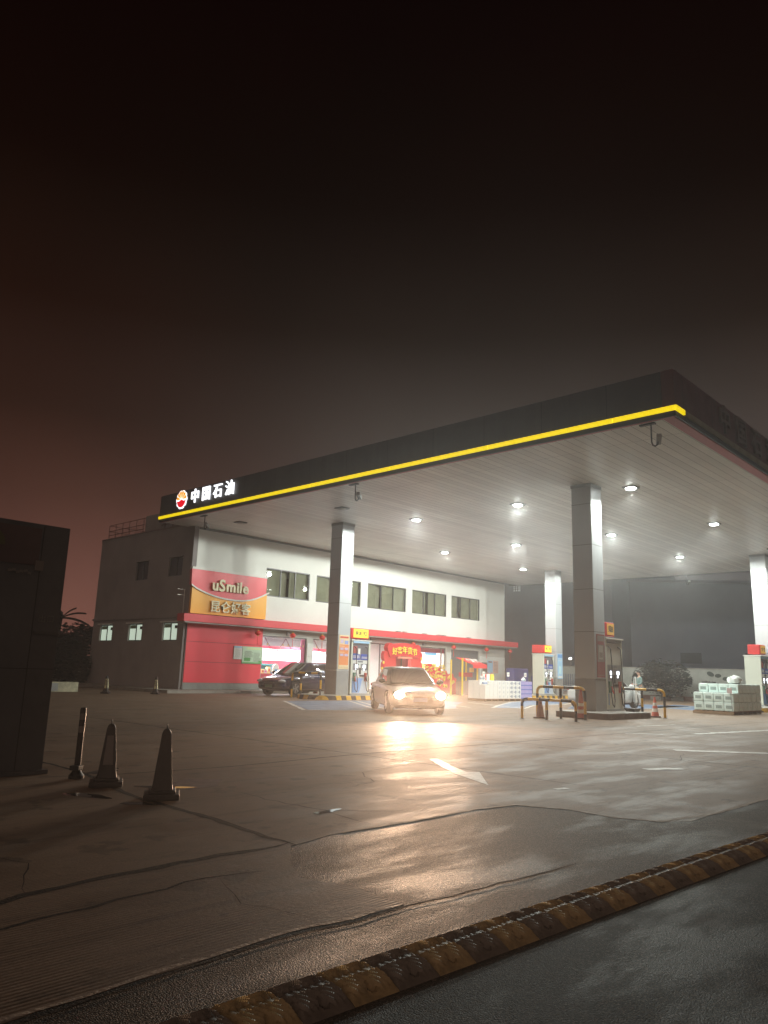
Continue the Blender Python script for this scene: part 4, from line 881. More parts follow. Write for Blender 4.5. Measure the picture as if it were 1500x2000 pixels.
# posters on the column faces
def poster(x0, x1, y, z0, z1, base, label, bands):
    t = thing('column_poster', label, 'poster', ((x0 + x1) / 2, y, z0)); m = MB(); m.box(x0, x1, y - .02, y - .006, z0, z1); build(m, 'sheet', base, t)
    m = MB(); ms = []
    for i, (a, b, c, d_, mt) in enumerate(bands):
        if mt not in ms: ms.append(mt)
        m.m = ms.index(mt); m.box(x0 + (x1 - x0) * a, x0 + (x1 - x0) * b, y - .025, y - .021, z0 + (z1 - z0) * c, z0 + (z1 - z0) * d_)
    build(m, 'print', ms, t)
PO = mat('poster_orange', (.75, .26, .10), .45); PC = mat('poster_cream', (.75, .58, .36), .45); PL = mat('poster_lilac', (.55, .45, .62), .5); PB = mat('poster_blue', (.25, .35, .70), .5)
b = [(.05, .95, .05, .72, PO), (.1, .9, .91, .96, mat('poster_red', (.6, .08, .05), .5)), (.15, .42, .76, .87, PL), (.55, .9, .74, .84, PB), (.05, .55, .665, .68, PC), (.05, .55, .485, .50, PC), (.05, .95, .05, .12, PC)]
for z in (.56, .38): b += [(.12, .45, z, z + .07, PL), (.55, .9, z, z + .07, PL)]
b = [(p[0], p[1], p[2] + (.0), p[3], p[4]) for p in b]
# draw order: base orange first then details slightly prouder
def poster2(x0, x1, y, z0, z1, base, label, bands):
    t = thing('column_poster', label, 'poster', ((x0 + x1) / 2, y, z0)); m = MB(); m.box(x0, x1, y - .02, y - .006, z0, z1); build(m, 'sheet', base, t)
    m = MB(); ms = []
    for i, (a, b_, c, d_, mt) in enumerate(bands):
        if mt not in ms: ms.append(mt)
        k = .002 * i * .5; m.m = ms.index(mt); m.box(x0 + (x1 - x0) * a, x0 + (x1 - x0) * b_, y - .0235 - k, y - .0212 - k, z0 + (z1 - z0) * c, z0 + (z1 - z0) * d_)
    build(m, 'print', ms, t)
poster2(24.50, 25.16, 25.89, 1.36, 2.92, PC, 'orange shopping poster on the left column', b)
DR = mat('poster_dark_red', (.25, .05, .05), .5); DG = mat('poster_drab', (.22, .18, .15), .5)
poster2(24.56, 25.14, 12.91, 1.34, 2.83, DR, 'dark red poster on the side of the tall near column', [(.08, .92, .05, .97, DG), (.08, .92, .06, .36, DR), (.25, .75, .42, .74, mat('poster_pale', (.38, .34, .3), .5)), (.12, .88, .76, .84, DR), (.3, .7, .46, .58, DG)])
poster2(44.0, 44.60, 25.89, 1.22, 2.80, SKYB, 'light blue poster on the far middle column', [(.02, .98, .84, .98, mat('deep_blue', (.12, .30, .62), .5)), (.2, .8, .72, .74, PAPER), (.25, .7, .2, .5, mat('pale_cyan', (.50, .75, .85), .5)), (.1, .9, .04, .1, PAPER)])

# ------------------------------------------------------------------ barriers
def barrier(p0, p1, h, label, striped=True, r=.045, mid=.5, z0=.012, legh=None):
    a = Vector(p0); b_ = Vector(p1); d = (b_ - a).normalized(); L_ = (b_ - a).length
    t = thing('guard_rail', label, 'guard rail', ((a.x + b_.x) / 2, (a.y + b_.y) / 2, z0))
    m = MB(); R = .16; pts = []
    seq = [(a.x, a.y, z0)]
    n = 6
    P = [Vector((a.x, a.y, z0)), Vector((a.x, a.y, z0 + h - R))]
    for k in range(1, n + 1): q = PI / 2 * k / n; P.append(Vector((a.x, a.y, z0 + h - R)) + Vector((d.x * R * (1 - math.cos(q)), d.y * R * (1 - math.cos(q)), R * math.sin(q))))
    P2 = [Vector((b_.x, b_.y, z0)), Vector((b_.x, b_.y, z0 + h - R))]
    for k in range(1, n + 1): q = PI / 2 * k / n; P2.append(Vector((b_.x, b_.y, z0 + h - R)) + Vector((-d.x * R * (1 - math.cos(q)), -d.y * R * (1 - math.cos(q)), R * math.sin(q))))
    path = P + list(reversed(P2))
    # resample by length so that the paint changes every 0.3 m
    out = []; 
    for i in range(len(path) - 1):
        s_ = path[i + 1] - path[i]; k = max(1, int(s_.length / .06)); out += [path[i] + s_ * q / k for q in range(k)]
    out.append(path[-1]); acc = 0; cur = [out[0]]; col = 0
    for i in range(1, len(out)):
        cur.append(out[i]); acc += (out[i] - out[i - 1]).length
        if acc > .33 or i == len(out) - 1: m.m = col; m.tube(cur, r, 12, cap=False); cur = [out[i]]; acc = 0; col = 1 - col
    build(m, 'hoop', [YEL, BLK] if striped else [GREYM, GREYM], t, smooth=True)
    c = a.lerp(b_, mid); m = MB()
    zz = [z0, z0 + .35, z0 + .65, z0 + h - r]
    if h < .7: zz = [z0, z0 + .3, z0 + h - r]
    for i in range(len(zz) - 1): m.m = (i + 1) % 2; m.tube([(c.x, c.y, zz[i]), (c.x, c.y, zz[i + 1])], r, 12, cap=False)
    build(m, 'middle_post', [YEL, BLK] if striped else [GREYM, GREYM], t, smooth=True)
    m = MB()
    for q in (a, b_, c): m.lathe([(.085, 0), (.085, .012)], (q.x, q.y, z0), 12)
    build(m, 'foot_plate', GREYM, t)
barrier((20.85, 13.55), (21.04, 11.78), .60, 'low yellow and black hoop rail nearest the camera', mid=.47)
barrier((22.02, 13.72), (22.14, 12.07), .98, 'taller hoop rail right behind the low one by the near column')
barrier((26.38, 13.05), (26.98, 11.60), .96, 'yellow and black hoop rail right of the near pump', mid=.52)
barrier((23.1, 27.42), (23.35, 25.75), 1.12, 'yellow hoop rail in front of the dark car by the shop', mid=.32)
barrier((28.0, 30.2), (30.0, 30.1), .85, 'plain grey hoop rail left of the left column foot', striped=False)
barrier((49.5, 27.2), (49.5, 25.3), 1.0, 'small yellow rail behind the far middle column')

# ------------------------------------------------------------------ traffic cones
CRUB = mat('cone_red_rubber', (.40, .10, .07), .5, var=.2, vs=8); CDARK = mat('cone_worn_rubber', (.028, .022, .021), .5, var=.3, vs=10)
CREF = mat('cone_reflector', (.16, .14, .13), .35)
def tall_cone(x, y, h, rz, label, panel=True, dark=True, yellow=False, group='traffic cones at the forecourt exit'):
    t = thing('traffic_cone', label, 'traffic cone', (x, y, .012), rz, group); cm = CDARK if dark else (CRUB)
    m = MB(); m.box(-.17, .17, -.17, .17, 0, .055); m.box(-.13, .13, -.13, .13, .055, .085); build(m, 'cone_base', cm, t, world=False, bevel=.012)
    def ring(s, z, c=.14):
        k = s * c; return [(s - k, -s, z), (s, -s + k, z), (s, s - k, z), (s - k, s, z), (-s + k, s, z), (-s, s - k, z), (-s, -s + k, z), (-s + k, -s, z)]
    m = MB(); m.loft([ring(.105, .086), ring(.095, .12), ring(.046, h - .05), ring(.036, h - .02), ring(.02, h)]); build(m, 'cone_body', cm, t, world=False, smooth=True)
    m = MB(); m.tube([(-.026, 0, h - .02), (-.032, 0, h + .01), (-.02, 0, h + .035), (0, 0, h + .045), (.02, 0, h + .035), (.032, 0, h + .01), (.026, 0, h - .02)], .006, 6); build(m, 'lifting_loop', BLACK, t, world=False, smooth=True)
    if panel:
        z0, z1 = (.22, h - .12); s0 = .095 - (.049) * (z0 - .12) / (h - .17); s1 = .095 - (.049) * (z1 - .12) / (h - .17)
        m = MB()
        for q in range(4):
            M = Matrix.Rotation(q * PI / 2, 4, 'Z'); vs = [M @ Vector(v) for v in ((-s0 * .6, -s0 - .003, z0), (s0 * .6, -s0 - .003, z0), (s1 * .6, -s1 - .003, z1), (-s1 * .6, -s1 - .003, z1))]; m.add(vs, [(0, 1, 2, 3)])
        build(m, 'reflective_panel', mat('yellow_reflector', (.70, .66, .40), .4) if yellow else CREF, t, world=False)
    return t
tall_cone(4.27, 6.96, .66, 1.02, 'dark square traffic cone, nearest of the pair on the left', panel=False)
tall_cone(4.22, 8.00, .64, 1.08, 'dark square traffic cone with a grey reflective panel beside the delineator post')
for (x, y, lb) in ((16.17, 31.5, 'cream lettered traffic cone left of the station side wall, farther left'), (18.28, 31.04, 'cream lettered traffic cone near the station corner')):
    c = tall_cone(x, y, .74, .75, lb, yellow=True, group='lettered cones by the station side wall'); 
    for q, ch in enumerate('请勿停车'): text(ch, .075, TEXTD, c, (x - .055, y - .055, .012 + .52 - .085 * q), (PI / 2, 0, -PI / 4), .001, .001, 'lettering')
for ch in list(COL.objects):
    if ch.name.startswith('lettering') and ch.parent and ch.parent.name.startswith('traffic_cone'):
        ch.matrix_local = Matrix.Rotation(-.75, 4, 'Z') @ ch.matrix_local
def round_cone(x, y, h, label, z=.012, c1=(.55, .12, .08), c2=(.72, .66, .62)):
    t = thing('traffic_cone', label, 'traffic cone', (x, y, z), .4, 'small road cones'); R0 = .14
    m = MB(); m.box(-.19, .19, -.19, .19, 0, .04); build(m, 'cone_base', mat('rc_base', (.16, .07, .06), .6), t, world=False, bevel=.01)
    m = MB(); zs = [.04, .18, .30, .40, .50, h]
    for i in range(len(zs) - 1):
        m.m = i % 2; r0_ = R0 * (1 - .8 * zs[i] / h); r1_ = R0 * (1 - .8 * zs[i + 1] / h); m.tube([(0, 0, zs[i]), (0, 0, zs[i + 1])], [r0_, r1_], 14, cap=(i == len(zs) - 2))
    build(m, 'cone_body', [mat('rc_%d' % int(c1[0] * 100), c1, .5), mat('rcw_%d' % int(c2[0] * 100), c2, .4)], t, world=False, smooth=True)
round_cone(27.35, 12.12, .70, 'pink and white banded cone beside the hoop rail right of the near pump')
round_cone(26.6, 29.7, .72, 'small white banded cone under the rail before the dark car')
round_cone(21.7, 13.42, .66, 'brown cone standing behind the low hoop rail', c1=(.30, .10, .07), c2=(.34, .12, .08))
round_cone(22.75, 12.55, 1.0, 'tall red and white cone at the left foot of the near column', z=.012, c1=(.5, .12, .1), c2=(.8, .8, .78))
# delineator post
t = thing('delineator_post', 'slim dark flexible post left of the two near cones', 'bollard', (4.20, 8.66, .012))
m = MB(); m.lathe([(.085, 0), (.085, .03), (.06, .06), (.042, .10)], (4.20, 8.66, .012), 16); build(m, 'post_base', BLACK, t, smooth=True)
m = MB(); m.lathe([(.036, .10), (.034, .45), (.034, .76), (.028, .775)], (4.20, 8.66, .012), 16); build(m, 'post_body', CDARK, t, smooth=True)
m = MB()
for z in (.50, .64): m.lathe([(.0355, z), (.0355, z + .07)], (4.20, 8.66, .012), 16)
build(m, 'reflective_band', CREF, t, smooth=True)
m = MB(); m.obox((4.17, 8.62, .012 + .12), .11, .11, .05, .6); build(m, 'base_bolt_block', BLACK, t, bevel=.01)

# ------------------------------------------------------------------ speed bump
bump = thing('speed_bump', 'ribbed rubber speed bump in worn yellow and black sections crossing the foreground', 'speed bump', (4.9, 2.34, .001), math.atan2(-.48, 8.9))
BY_ = mat('bump_yellow_rubber', (.42, .30, .14), .52, var=.5, vs=16, bump=.15, bs=120); BK_ = mat('bump_black_rubber', (.17, .14, .115), .50, var=.4, vs=16, bump=.15, bs=120)
def bump_seg(name, mt, flip):
    m = MB(); NX, NY = 46, 44; Ls = .248; Wd = .31; vs = []
    for j in range(NY + 1):
        s_ = -1 + 2 * j / NY
        base = .050 * (1 - abs(s_) ** 2.3) ** .75
        for i in range(NX + 1):
            u = i / NX; e = min(u, 1 - u) * Ls
            z = base * (1 - .35 * math.exp(-(e / .006) ** 2))
            rib = 0
            if .10 < abs(s_) < .88:
                ph = (u * Ls * (1 if s_ * flip > 0 else -1) + abs(s_) * .11) / .031
                rib = max(0, math.sin(2 * PI * ph)) ** .8 * .016 * min(1, (abs(s_) - .10) / .08, (.88 - abs(s_)) / .14)
                rib *= min(1, e / .02)
            elif abs(s_) <= .10: rib = .003 * (1 if (int(u * 12) % 2) else 0)
            # bolt recess
            d2 = math.hypot((u - .5) * Ls, (s_ + .70) * Wd / 2)
            if d2 < .022: z *= .35; rib = 0
            vs.append(((u - .5) * Ls, s_ * Wd / 2, z + rib))
    fs = [(j * (NX + 1) + i, j * (NX + 1) + i + 1, (j + 1) * (NX + 1) + i + 1, (j + 1) * (NX + 1) + i) for j in range(NY) for i in range(NX)]
    m.add(vs, fs); me = m.mesh(name, mt, (0, 0, 0), True)
    return me
mey = bump_seg('yellow_section', BY_, 1); mek = bump_seg('black_section', BK_, 1)
for k in range(36):
    o = bpy.data.objects.new('yellow_section' if k % 2 == 0 else 'black_section', mey if k % 2 == 0 else mek); COL.objects.link(o); o.parent = bump; o.location = (-4.40 + .25 * k, .0, 0)

# ------------------------------------------------------------------ dark exit sign at the left edge
ms = thing('exit_sign_pylon', 'tall unlit dark pylon sign at the left edge, with small exit characters', 'sign', (3.0, 9.42, 0))
PY = mat('pylon_dark_panel', (.075, .078, .084), .5, var=.35, vs=1.5); PY2 = mat('pylon_maroon_panel', (.065, .034, .034), .5, var=.3, vs=2)
m = MB(); m.box(1.9, 4.07, 9.27, 9.58, .01, 2.93); build(m, 'pylon_body', PY, ms, bevel=.01)
m = MB(); m.box(3.745, 3.752, 9.262, 9.269, .06, 2.90); build(m, 'panel_seam', BLACK, ms)
m = MB(); m.box(1.92, 4.05, 9.262, 9.269, 1.20, 1.208); build(m, 'panel_seam', BLACK, ms)
m = MB(); m.box(1.98, 3.72, 9.255, 9.266, 2.42, 2.87); build(m, 'upper_panel', PY2, ms)
m = MB(); m.vprism([(2.95 + .36 * math.cos(2 * PI * k / 30), 2.62 + .26 * math.sin(2 * PI * k / 30)) for k in range(16)], 9.246, 9.254); build(m, 'emblem_part', mat('dull_green_yellow', (.07, .07, .02), .6), ms)
m = MB(); m.box(3.68, 3.78, 9.240, 9.264, 2.36, 2.48); build(m, 'pale_tag', mat('dull_tag', (.14, .12, .11), .6), ms)
m = MB()
for k in range(6): m.obox((3.40 + .045 * k, 9.25, 2.33 + .012 * math.sin(k * 2.1)), .045, .01, .03, 0, 0, .4 * math.sin(k * 3))
build(m, 'pale_script', mat('dull_tag2', (.13, .125, .12), .6), ms)
text('出口', .10, mat('dull_text', (.16, .16, .15), .6), ms, (3.90, 9.262, 1.79), FY, .002, -.0008, 'exit_characters')
m = MB(); m.box(3.76, 4.04, 9.24, 9.265, 1.61, 1.645); build(m, 'ledge', mat('dull_ledge', (.06, .06, .06), .5), ms)
m = MB(); m.box(1.8, 4.12, 9.22, 9.66, .006, .05); build(m, 'pylon_foot', PY, ms)

# concrete block beyond the pylon
t = thing('concrete_block', 'pale stained concrete block on the ground beyond the pylon edge', 'block', (15.0, 33.2, .01))
m = MB(); m.box(14.4, 15.65, 33.0, 33.5, .01, .43); build(m, 'block_body', mat('stained_cream', (.50, .48, .34), .7, var=.4, vs=3), t, bevel=.02)
m = MB(); m.box(14.45, 14.75, 32.99, 32.998, .06, .38); build(m, 'grey_face', GREYM, t)

# ------------------------------------------------------------------ drinks cartons
CW = mat('carton_white', (.78, .78, .75), .5, var=.03, vs=3); CP = mat('carton_purple', (.36, .33, .62), .5, var=.15, vs=5); CPR = mat('carton_print', (.22, .25, .34), .5); CBL = mat('carton_blue', (.08, .12, .45), .5)
def carton(kind):
    m = MB(); m.m = 0; m.box(-.175, .175, -.17, .17, 0, .222); m.m = 1
    if kind == 'dots':
        m.vprism([(.045 + .06 * math.cos(a * PI / 6), .115 + .085 * math.sin(a * PI / 6)) for a in range(12)], -.1745, -.171); m.box(-.13, -.06, -.1745, -.171, .08, .14)
    elif kind == 'marks': m.vprism([(-.02, .06), (.03, .06), (.06, .16), (.01, .16)], -.1745, -.171)
    elif kind == 'purple': m.box(-.175, .175, -.1745, -.171, .0, .05)
    return m
defs = {'plain': (CW, CPR), 'marks': (CW, mat('carton_faint', (.42, .45, .50), .5)), 'dots': (CW, CPR), 'purple': (CP, CBL)}
proto = {}
labs = {'plain': 'plain white drinks carton in the left part of the long carton stack', 'marks': 'white carton with faint marks in the middle of the long carton stack', 'dots': 'white carton with dark oval print in the right part of the long carton stack', 'purple': 'purple and blue carton at the right end of the long carton stack'}
def put_carton(kind, x, y, z):
    if kind not in proto:
        o = build(carton(kind), 'drinks_carton', list(defs[kind]), loc=(0, 0, 0), bevel=0); tag(o, labs[kind], 'carton', 'drinks cartons stacked on pallets'); proto[kind] = o
    else: o = proto[kind].copy(); COL.objects.link(o)
    o.location = (x, y, z); return o
t = thing('wooden_pallet', 'long brown pallet base under the stacked drinks cartons', 'pallet', (34.2, 23.5, .012)); PAL = mat('pallet_wood', (.30, .19, .11), .7, var=.2, vs=6)
m = MB()
for k in range(7): m.box(32.1, 36.45, 23.03 + .16 * k, 23.13 + .16 * k, .10, .125)
for k in range(9): m.box(32.1 + .53 * k, 32.2 + .53 * k, 23.03, 24.12, .012, .098)
build(m, 'pallet_boards', PAL, t)
for c in range(12):
    x = 32.28 + .362 * c; kind = 'plain' if c < 3 else 'marks' if c < 6 else 'dots' if c < 9 else 'purple'
    for r_i in range(3):
        nz = 4 if not (c < 1) else 4
        for l_ in range(nz):
            if r_i and l_ < 3 and c > 0: continue
            if c == 0 and l_ == 3 and r_i == 0: continue
            oc = put_carton(kind, x + .0, 23.21 + .36 * r_i, .127 + .224 * l_)
            oc['label'] = '%s carton, %s column from the left, %s layer%s' % ({'plain': 'plain white', 'marks': 'faintly marked white', 'dots': 'white oval printed', 'purple': 'purple and blue'}[kind], ORD[c], ['bottom', 'second', 'third', 'top'][l_], ['', ', middle row', ', rear row'][r_i])
m = MB()
for k, (x, y, lb) in enumerate(((32.6, 23.5, 'left'), (34.2, 23.55, 'middle'), (35.1, 23.5, 'right'))):
    t = thing('price_card', 'white price card on a thin stick, %s one of three over the carton stack' % lb, 'price card', (x + .7 * k, y, 1.025), 0, 'price cards over the cartons')
    X = x + .7 * k; m = MB(); m.tube([(X, y, 1.03), (X, y, 1.26)], .01, 6); build(m, 'stick', GREYM, t)
    m = MB(); m.box(X - .11, X + .11, y - .012, y + .004, 1.26, 1.48); build(m, 'card', PAPER, t)
    m = MB(); m.box(X - .07, X + .07, y - .016, y - .0125, 1.34, 1.40); build(m, 'card_print', mat('faint_print', (.5, .42, .4), .6), t)
t = thing('plastic_bag', 'small white bag with green mark on the purple cartons', 'bag', (36.1, 23.4, 1.02)); m = MB(); m.sphere((36.15, 23.4, 1.10), .17, .12, .10, 10, 6); m.lathe([(.05, .08), (.01, .2)], (36.15, 23.4, 1.08), 8); build(m, 'bag_body', PLASTW, t, smooth=True)
m = MB(); m.obox((36.08, 23.28, 1.1), .12, .01, .08); build(m, 'bag_mark', gm[6], t)
# bottle packs and red figures on top
def pack(x, y, z, c, label, w=.42, h=.24):
    t = thing('drinks_pack', label, 'drinks pack', (x, y, z), 0, 'shrink wrapped drink packs on the cartons'); m = MB()
    for k in range(4):
        m.lathe([(.045, 0), (.048, .02), (.048, h * .65), (.02, h * .88), (.018, h)], (x - w / 2 + .06 + .1 * k, y, z), 10)
    build(m, 'bottles', PLASTW, t, smooth=True); m = MB(); m.box(x - w / 2, x + w / 2 - .0, y - .055, y + .055, z + .06, z + .14); build(m, 'wrap_band', c, t)
pack(32.35, 23.22, .80, mat('band_blue', (.2, .3, .5), .5), 'blue banded bottle pack, left one at the left end of the carton stack'); pack(32.62, 23.58, 1.03, mat('band_grey', (.35, .38, .45), .5), 'grey banded bottle pack, upper one at the left of the carton stack')
for k, (x, c, lb) in enumerate(((33.2, REDP, 'red gift bag standing on the cartons, nearest the price cards'), (33.9, GOLD, 'gold gift bag standing on the cartons'), (33.5, PLASTW, 'white round faced gift bag standing on the cartons'))):
    t = thing('gift_bag', lb, 'gift bag', (x, 23.9, 1.03), 0, 'gift bags on the cartons'); m = MB(); m.box(x - .13, x + .13, 23.85, 23.97, 1.026, 1.35); build(m, 'bag_body', c, t, bevel=.01)
    m = MB(); m.tube([(x - .06, 23.91, 1.34), (x - .05, 23.91, 1.43), (x + .05, 23.91, 1.43), (x + .06, 23.91, 1.34)], .008, 6); build(m, 'bag_handle', REDP, t)
# stacked blue cabinets right of the shop
BC = mat('blue_cabinet', (.06, .08, .30), .45, var=.1, vs=2)
for x0, x1, h, lb in ((46.9, 48.7, 1.85, 'tall ribbed blue cabinet at the corner of the shop'), (50.2, 51.7, 1.35, 'lower ribbed blue cabinet beyond the shop corner'), (44.2, 46.2, .95, 'low blue chest before the white wall')):
    t = thing('blue_cabinet', lb, 'cabinet', ((x0 + x1) / 2, 31.4, .012), 0, 'blue cabinets by the shop corner'); m = MB(); m.box(x0, x1, 31.1, 31.8, .012, h); build(m, 'cabinet_body', BC, t, bevel=.01)
    m = MB()
    for k in range(int((x1 - x0) / .15)): m.box(x0 + .05 + .15 * k, x0 + .12 + .15 * k, 31.07, 31.097, .08, h - .08)
    build(m, 'ribs', BC, t)
# blue white crate by the stall
t = thing('bottle_crate_stack', 'blue and white drink crates stacked right of the stall post', 'crate', (40.9, 29.4, .012)); m = MB()
for k in range(4): m.m = k % 2; m.box(40.5, 41.2, 29.1, 29.6, .012 + .28 * k, .28 + .28 * k)
build(m, 'crates', [BLUEP, PLASTW], t, bevel=.01)

# ------------------------------------------------------------------ wrapped water packs at the right
WP = mat('clear_wrap_pale_green', (.70, .83, .80), .30, var=.08, vs=6, bump=.5, bs=9, coat=.3); WP2 = mat('bottle_window', (.34, .42, .40), .25, var=.4, vs=30)
def bundle_mesh():
    m = MB(); m.m = 0; m.box(-.30, .30, -.205, .205, .0, .365); me = m.mesh('water_pack', [WP], (0, 0, 0), True, .045); return me
def bundle():
    t = thing('water_pack', '', 'water pack', (0, 0, 0), 0, 'wrapped water packs on pallets')
    o = bpy.data.objects.new('plastic_wrap', bundle_mesh()); COL.objects.link(o); o.parent = t
    m = MB(); m.box(-.304, -.3005, -.12, .12, .10, .23); m.m = 0; o2 = build(m, 'bottle_window', WP2, t, world=False)
    m = MB(); m.box(-.303, -.3003, -.205, .205, .275, .285); m.box(-.2, .2, -.2085, -.2055, .16, .175); build(m, 'wrap_fold', PLASTW, t, world=False)
    return t
wb = bundle(); first = True
def put_b(x, y, z, lb):
    global first
    if first: o = wb; first = False
    else: o = dup(wb)
    o.location = (x, y, z); o.rotation_euler = (rr.uniform(-.01, .01), rr.uniform(-.01, .01), rr.uniform(-.03, .03)); o['label'] = lb; return o
ly = ['bottom', 'middle', 'top']
for c, x in enumerate((33.62, 34.24)):
    for l_ in range(2 + c):
        for r_i in range(4):
            pos = ['right end', 'right of centre', 'left of centre', 'left end'][r_i]
            put_b(x, 11.60 + .415 * r_i, .15 + .37 * l_, '%s layer water pack, %s, %s row of the left pallet' % (ly[l_], pos, ['front', 'rear'][c]))
for c, x in enumerate((35.25, 35.87, 36.49)):
    for l_ in range(3): put_b(x, 11.60, .15 + .37 * l_, '%s layer water pack of the right pallet, %s from the gap' % (ly[l_], ['first', 'second', 'third'][c]))
for l_ in range(3): put_b(34.86 - .0, 11.62, .15 + .37 * l_, '%s layer water pack at the right side of the left pallet' % ly[l_]) if l_ < 3 else None
for k, (a, b_) in enumerate(((33.3, 35.0), (34.97, 36.8))):
    t = thing('wooden_pallet', ['left', 'right'][k] + ' low wooden pallet under the wrapped water packs', 'pallet', ((a + b_) / 2, 12.2, .012)); m = MB()
    a += .02 * k
    for q in range(8): m.box(a, b_ - .02, 11.42 + .215 * q, 11.55 + .215 * q, .12, .145)
    for q in range(4): xx = a + (b_ - a - .14) * q / 3; m.box(xx, xx + .1, 11.42, 13.1, .012, .118)
    build(m, 'pallet_boards', PAL, t)
t = thing('plastic_sack', 'crumpled white plastic sack lying on top of the water packs', 'sack', (34.5, 11.7, 1.26)); rs = random.Random(2)
m = MB(); m.sphere((34.45, 11.72, 1.42), .33, .27, .19, 16, 10); m.v = [(x + rs.uniform(-.025, .025), y + rs.uniform(-.045, .045), z + rs.uniform(-.05, .05) - .10 * abs(x - 34.35)) for x, y, z in m.v]; build(m, 'sack_body', mat('thin_white_plastic', (.70, .75, .73), .35), t, smooth=True)
t = thing('price_card', 'faded pink price card on a stick before the water packs', 'price card', (33.25, 11.55, .5)); m = MB(); m.tube([(33.27, 11.45, .16), (33.27, 11.5, .95)], .01, 6); build(m, 'stick', GREYM, t); m = MB(); m.box(33.235, 33.25, 11.42, 11.62, .88, 1.10); build(m, 'card', mat('pale_pink_card', (.55, .42, .42), .5), t)
# small block on the island end
t = thing('rubber_block', 'small dark block on the near island by the hoop rail', 'block', (26.2, 12.45, .2)); m = MB(); m.loft([[(26.05, 12.3, .201), (26.45, 12.3, .201), (26.45, 12.6, .201), (26.05, 12.6, .201)], [(25.98, 12.25, .31), (26.5, 12.25, .31), (26.5, 12.65, .31), (25.98, 12.65, .31)]]); build(m, 'block_body', BLACK, t)
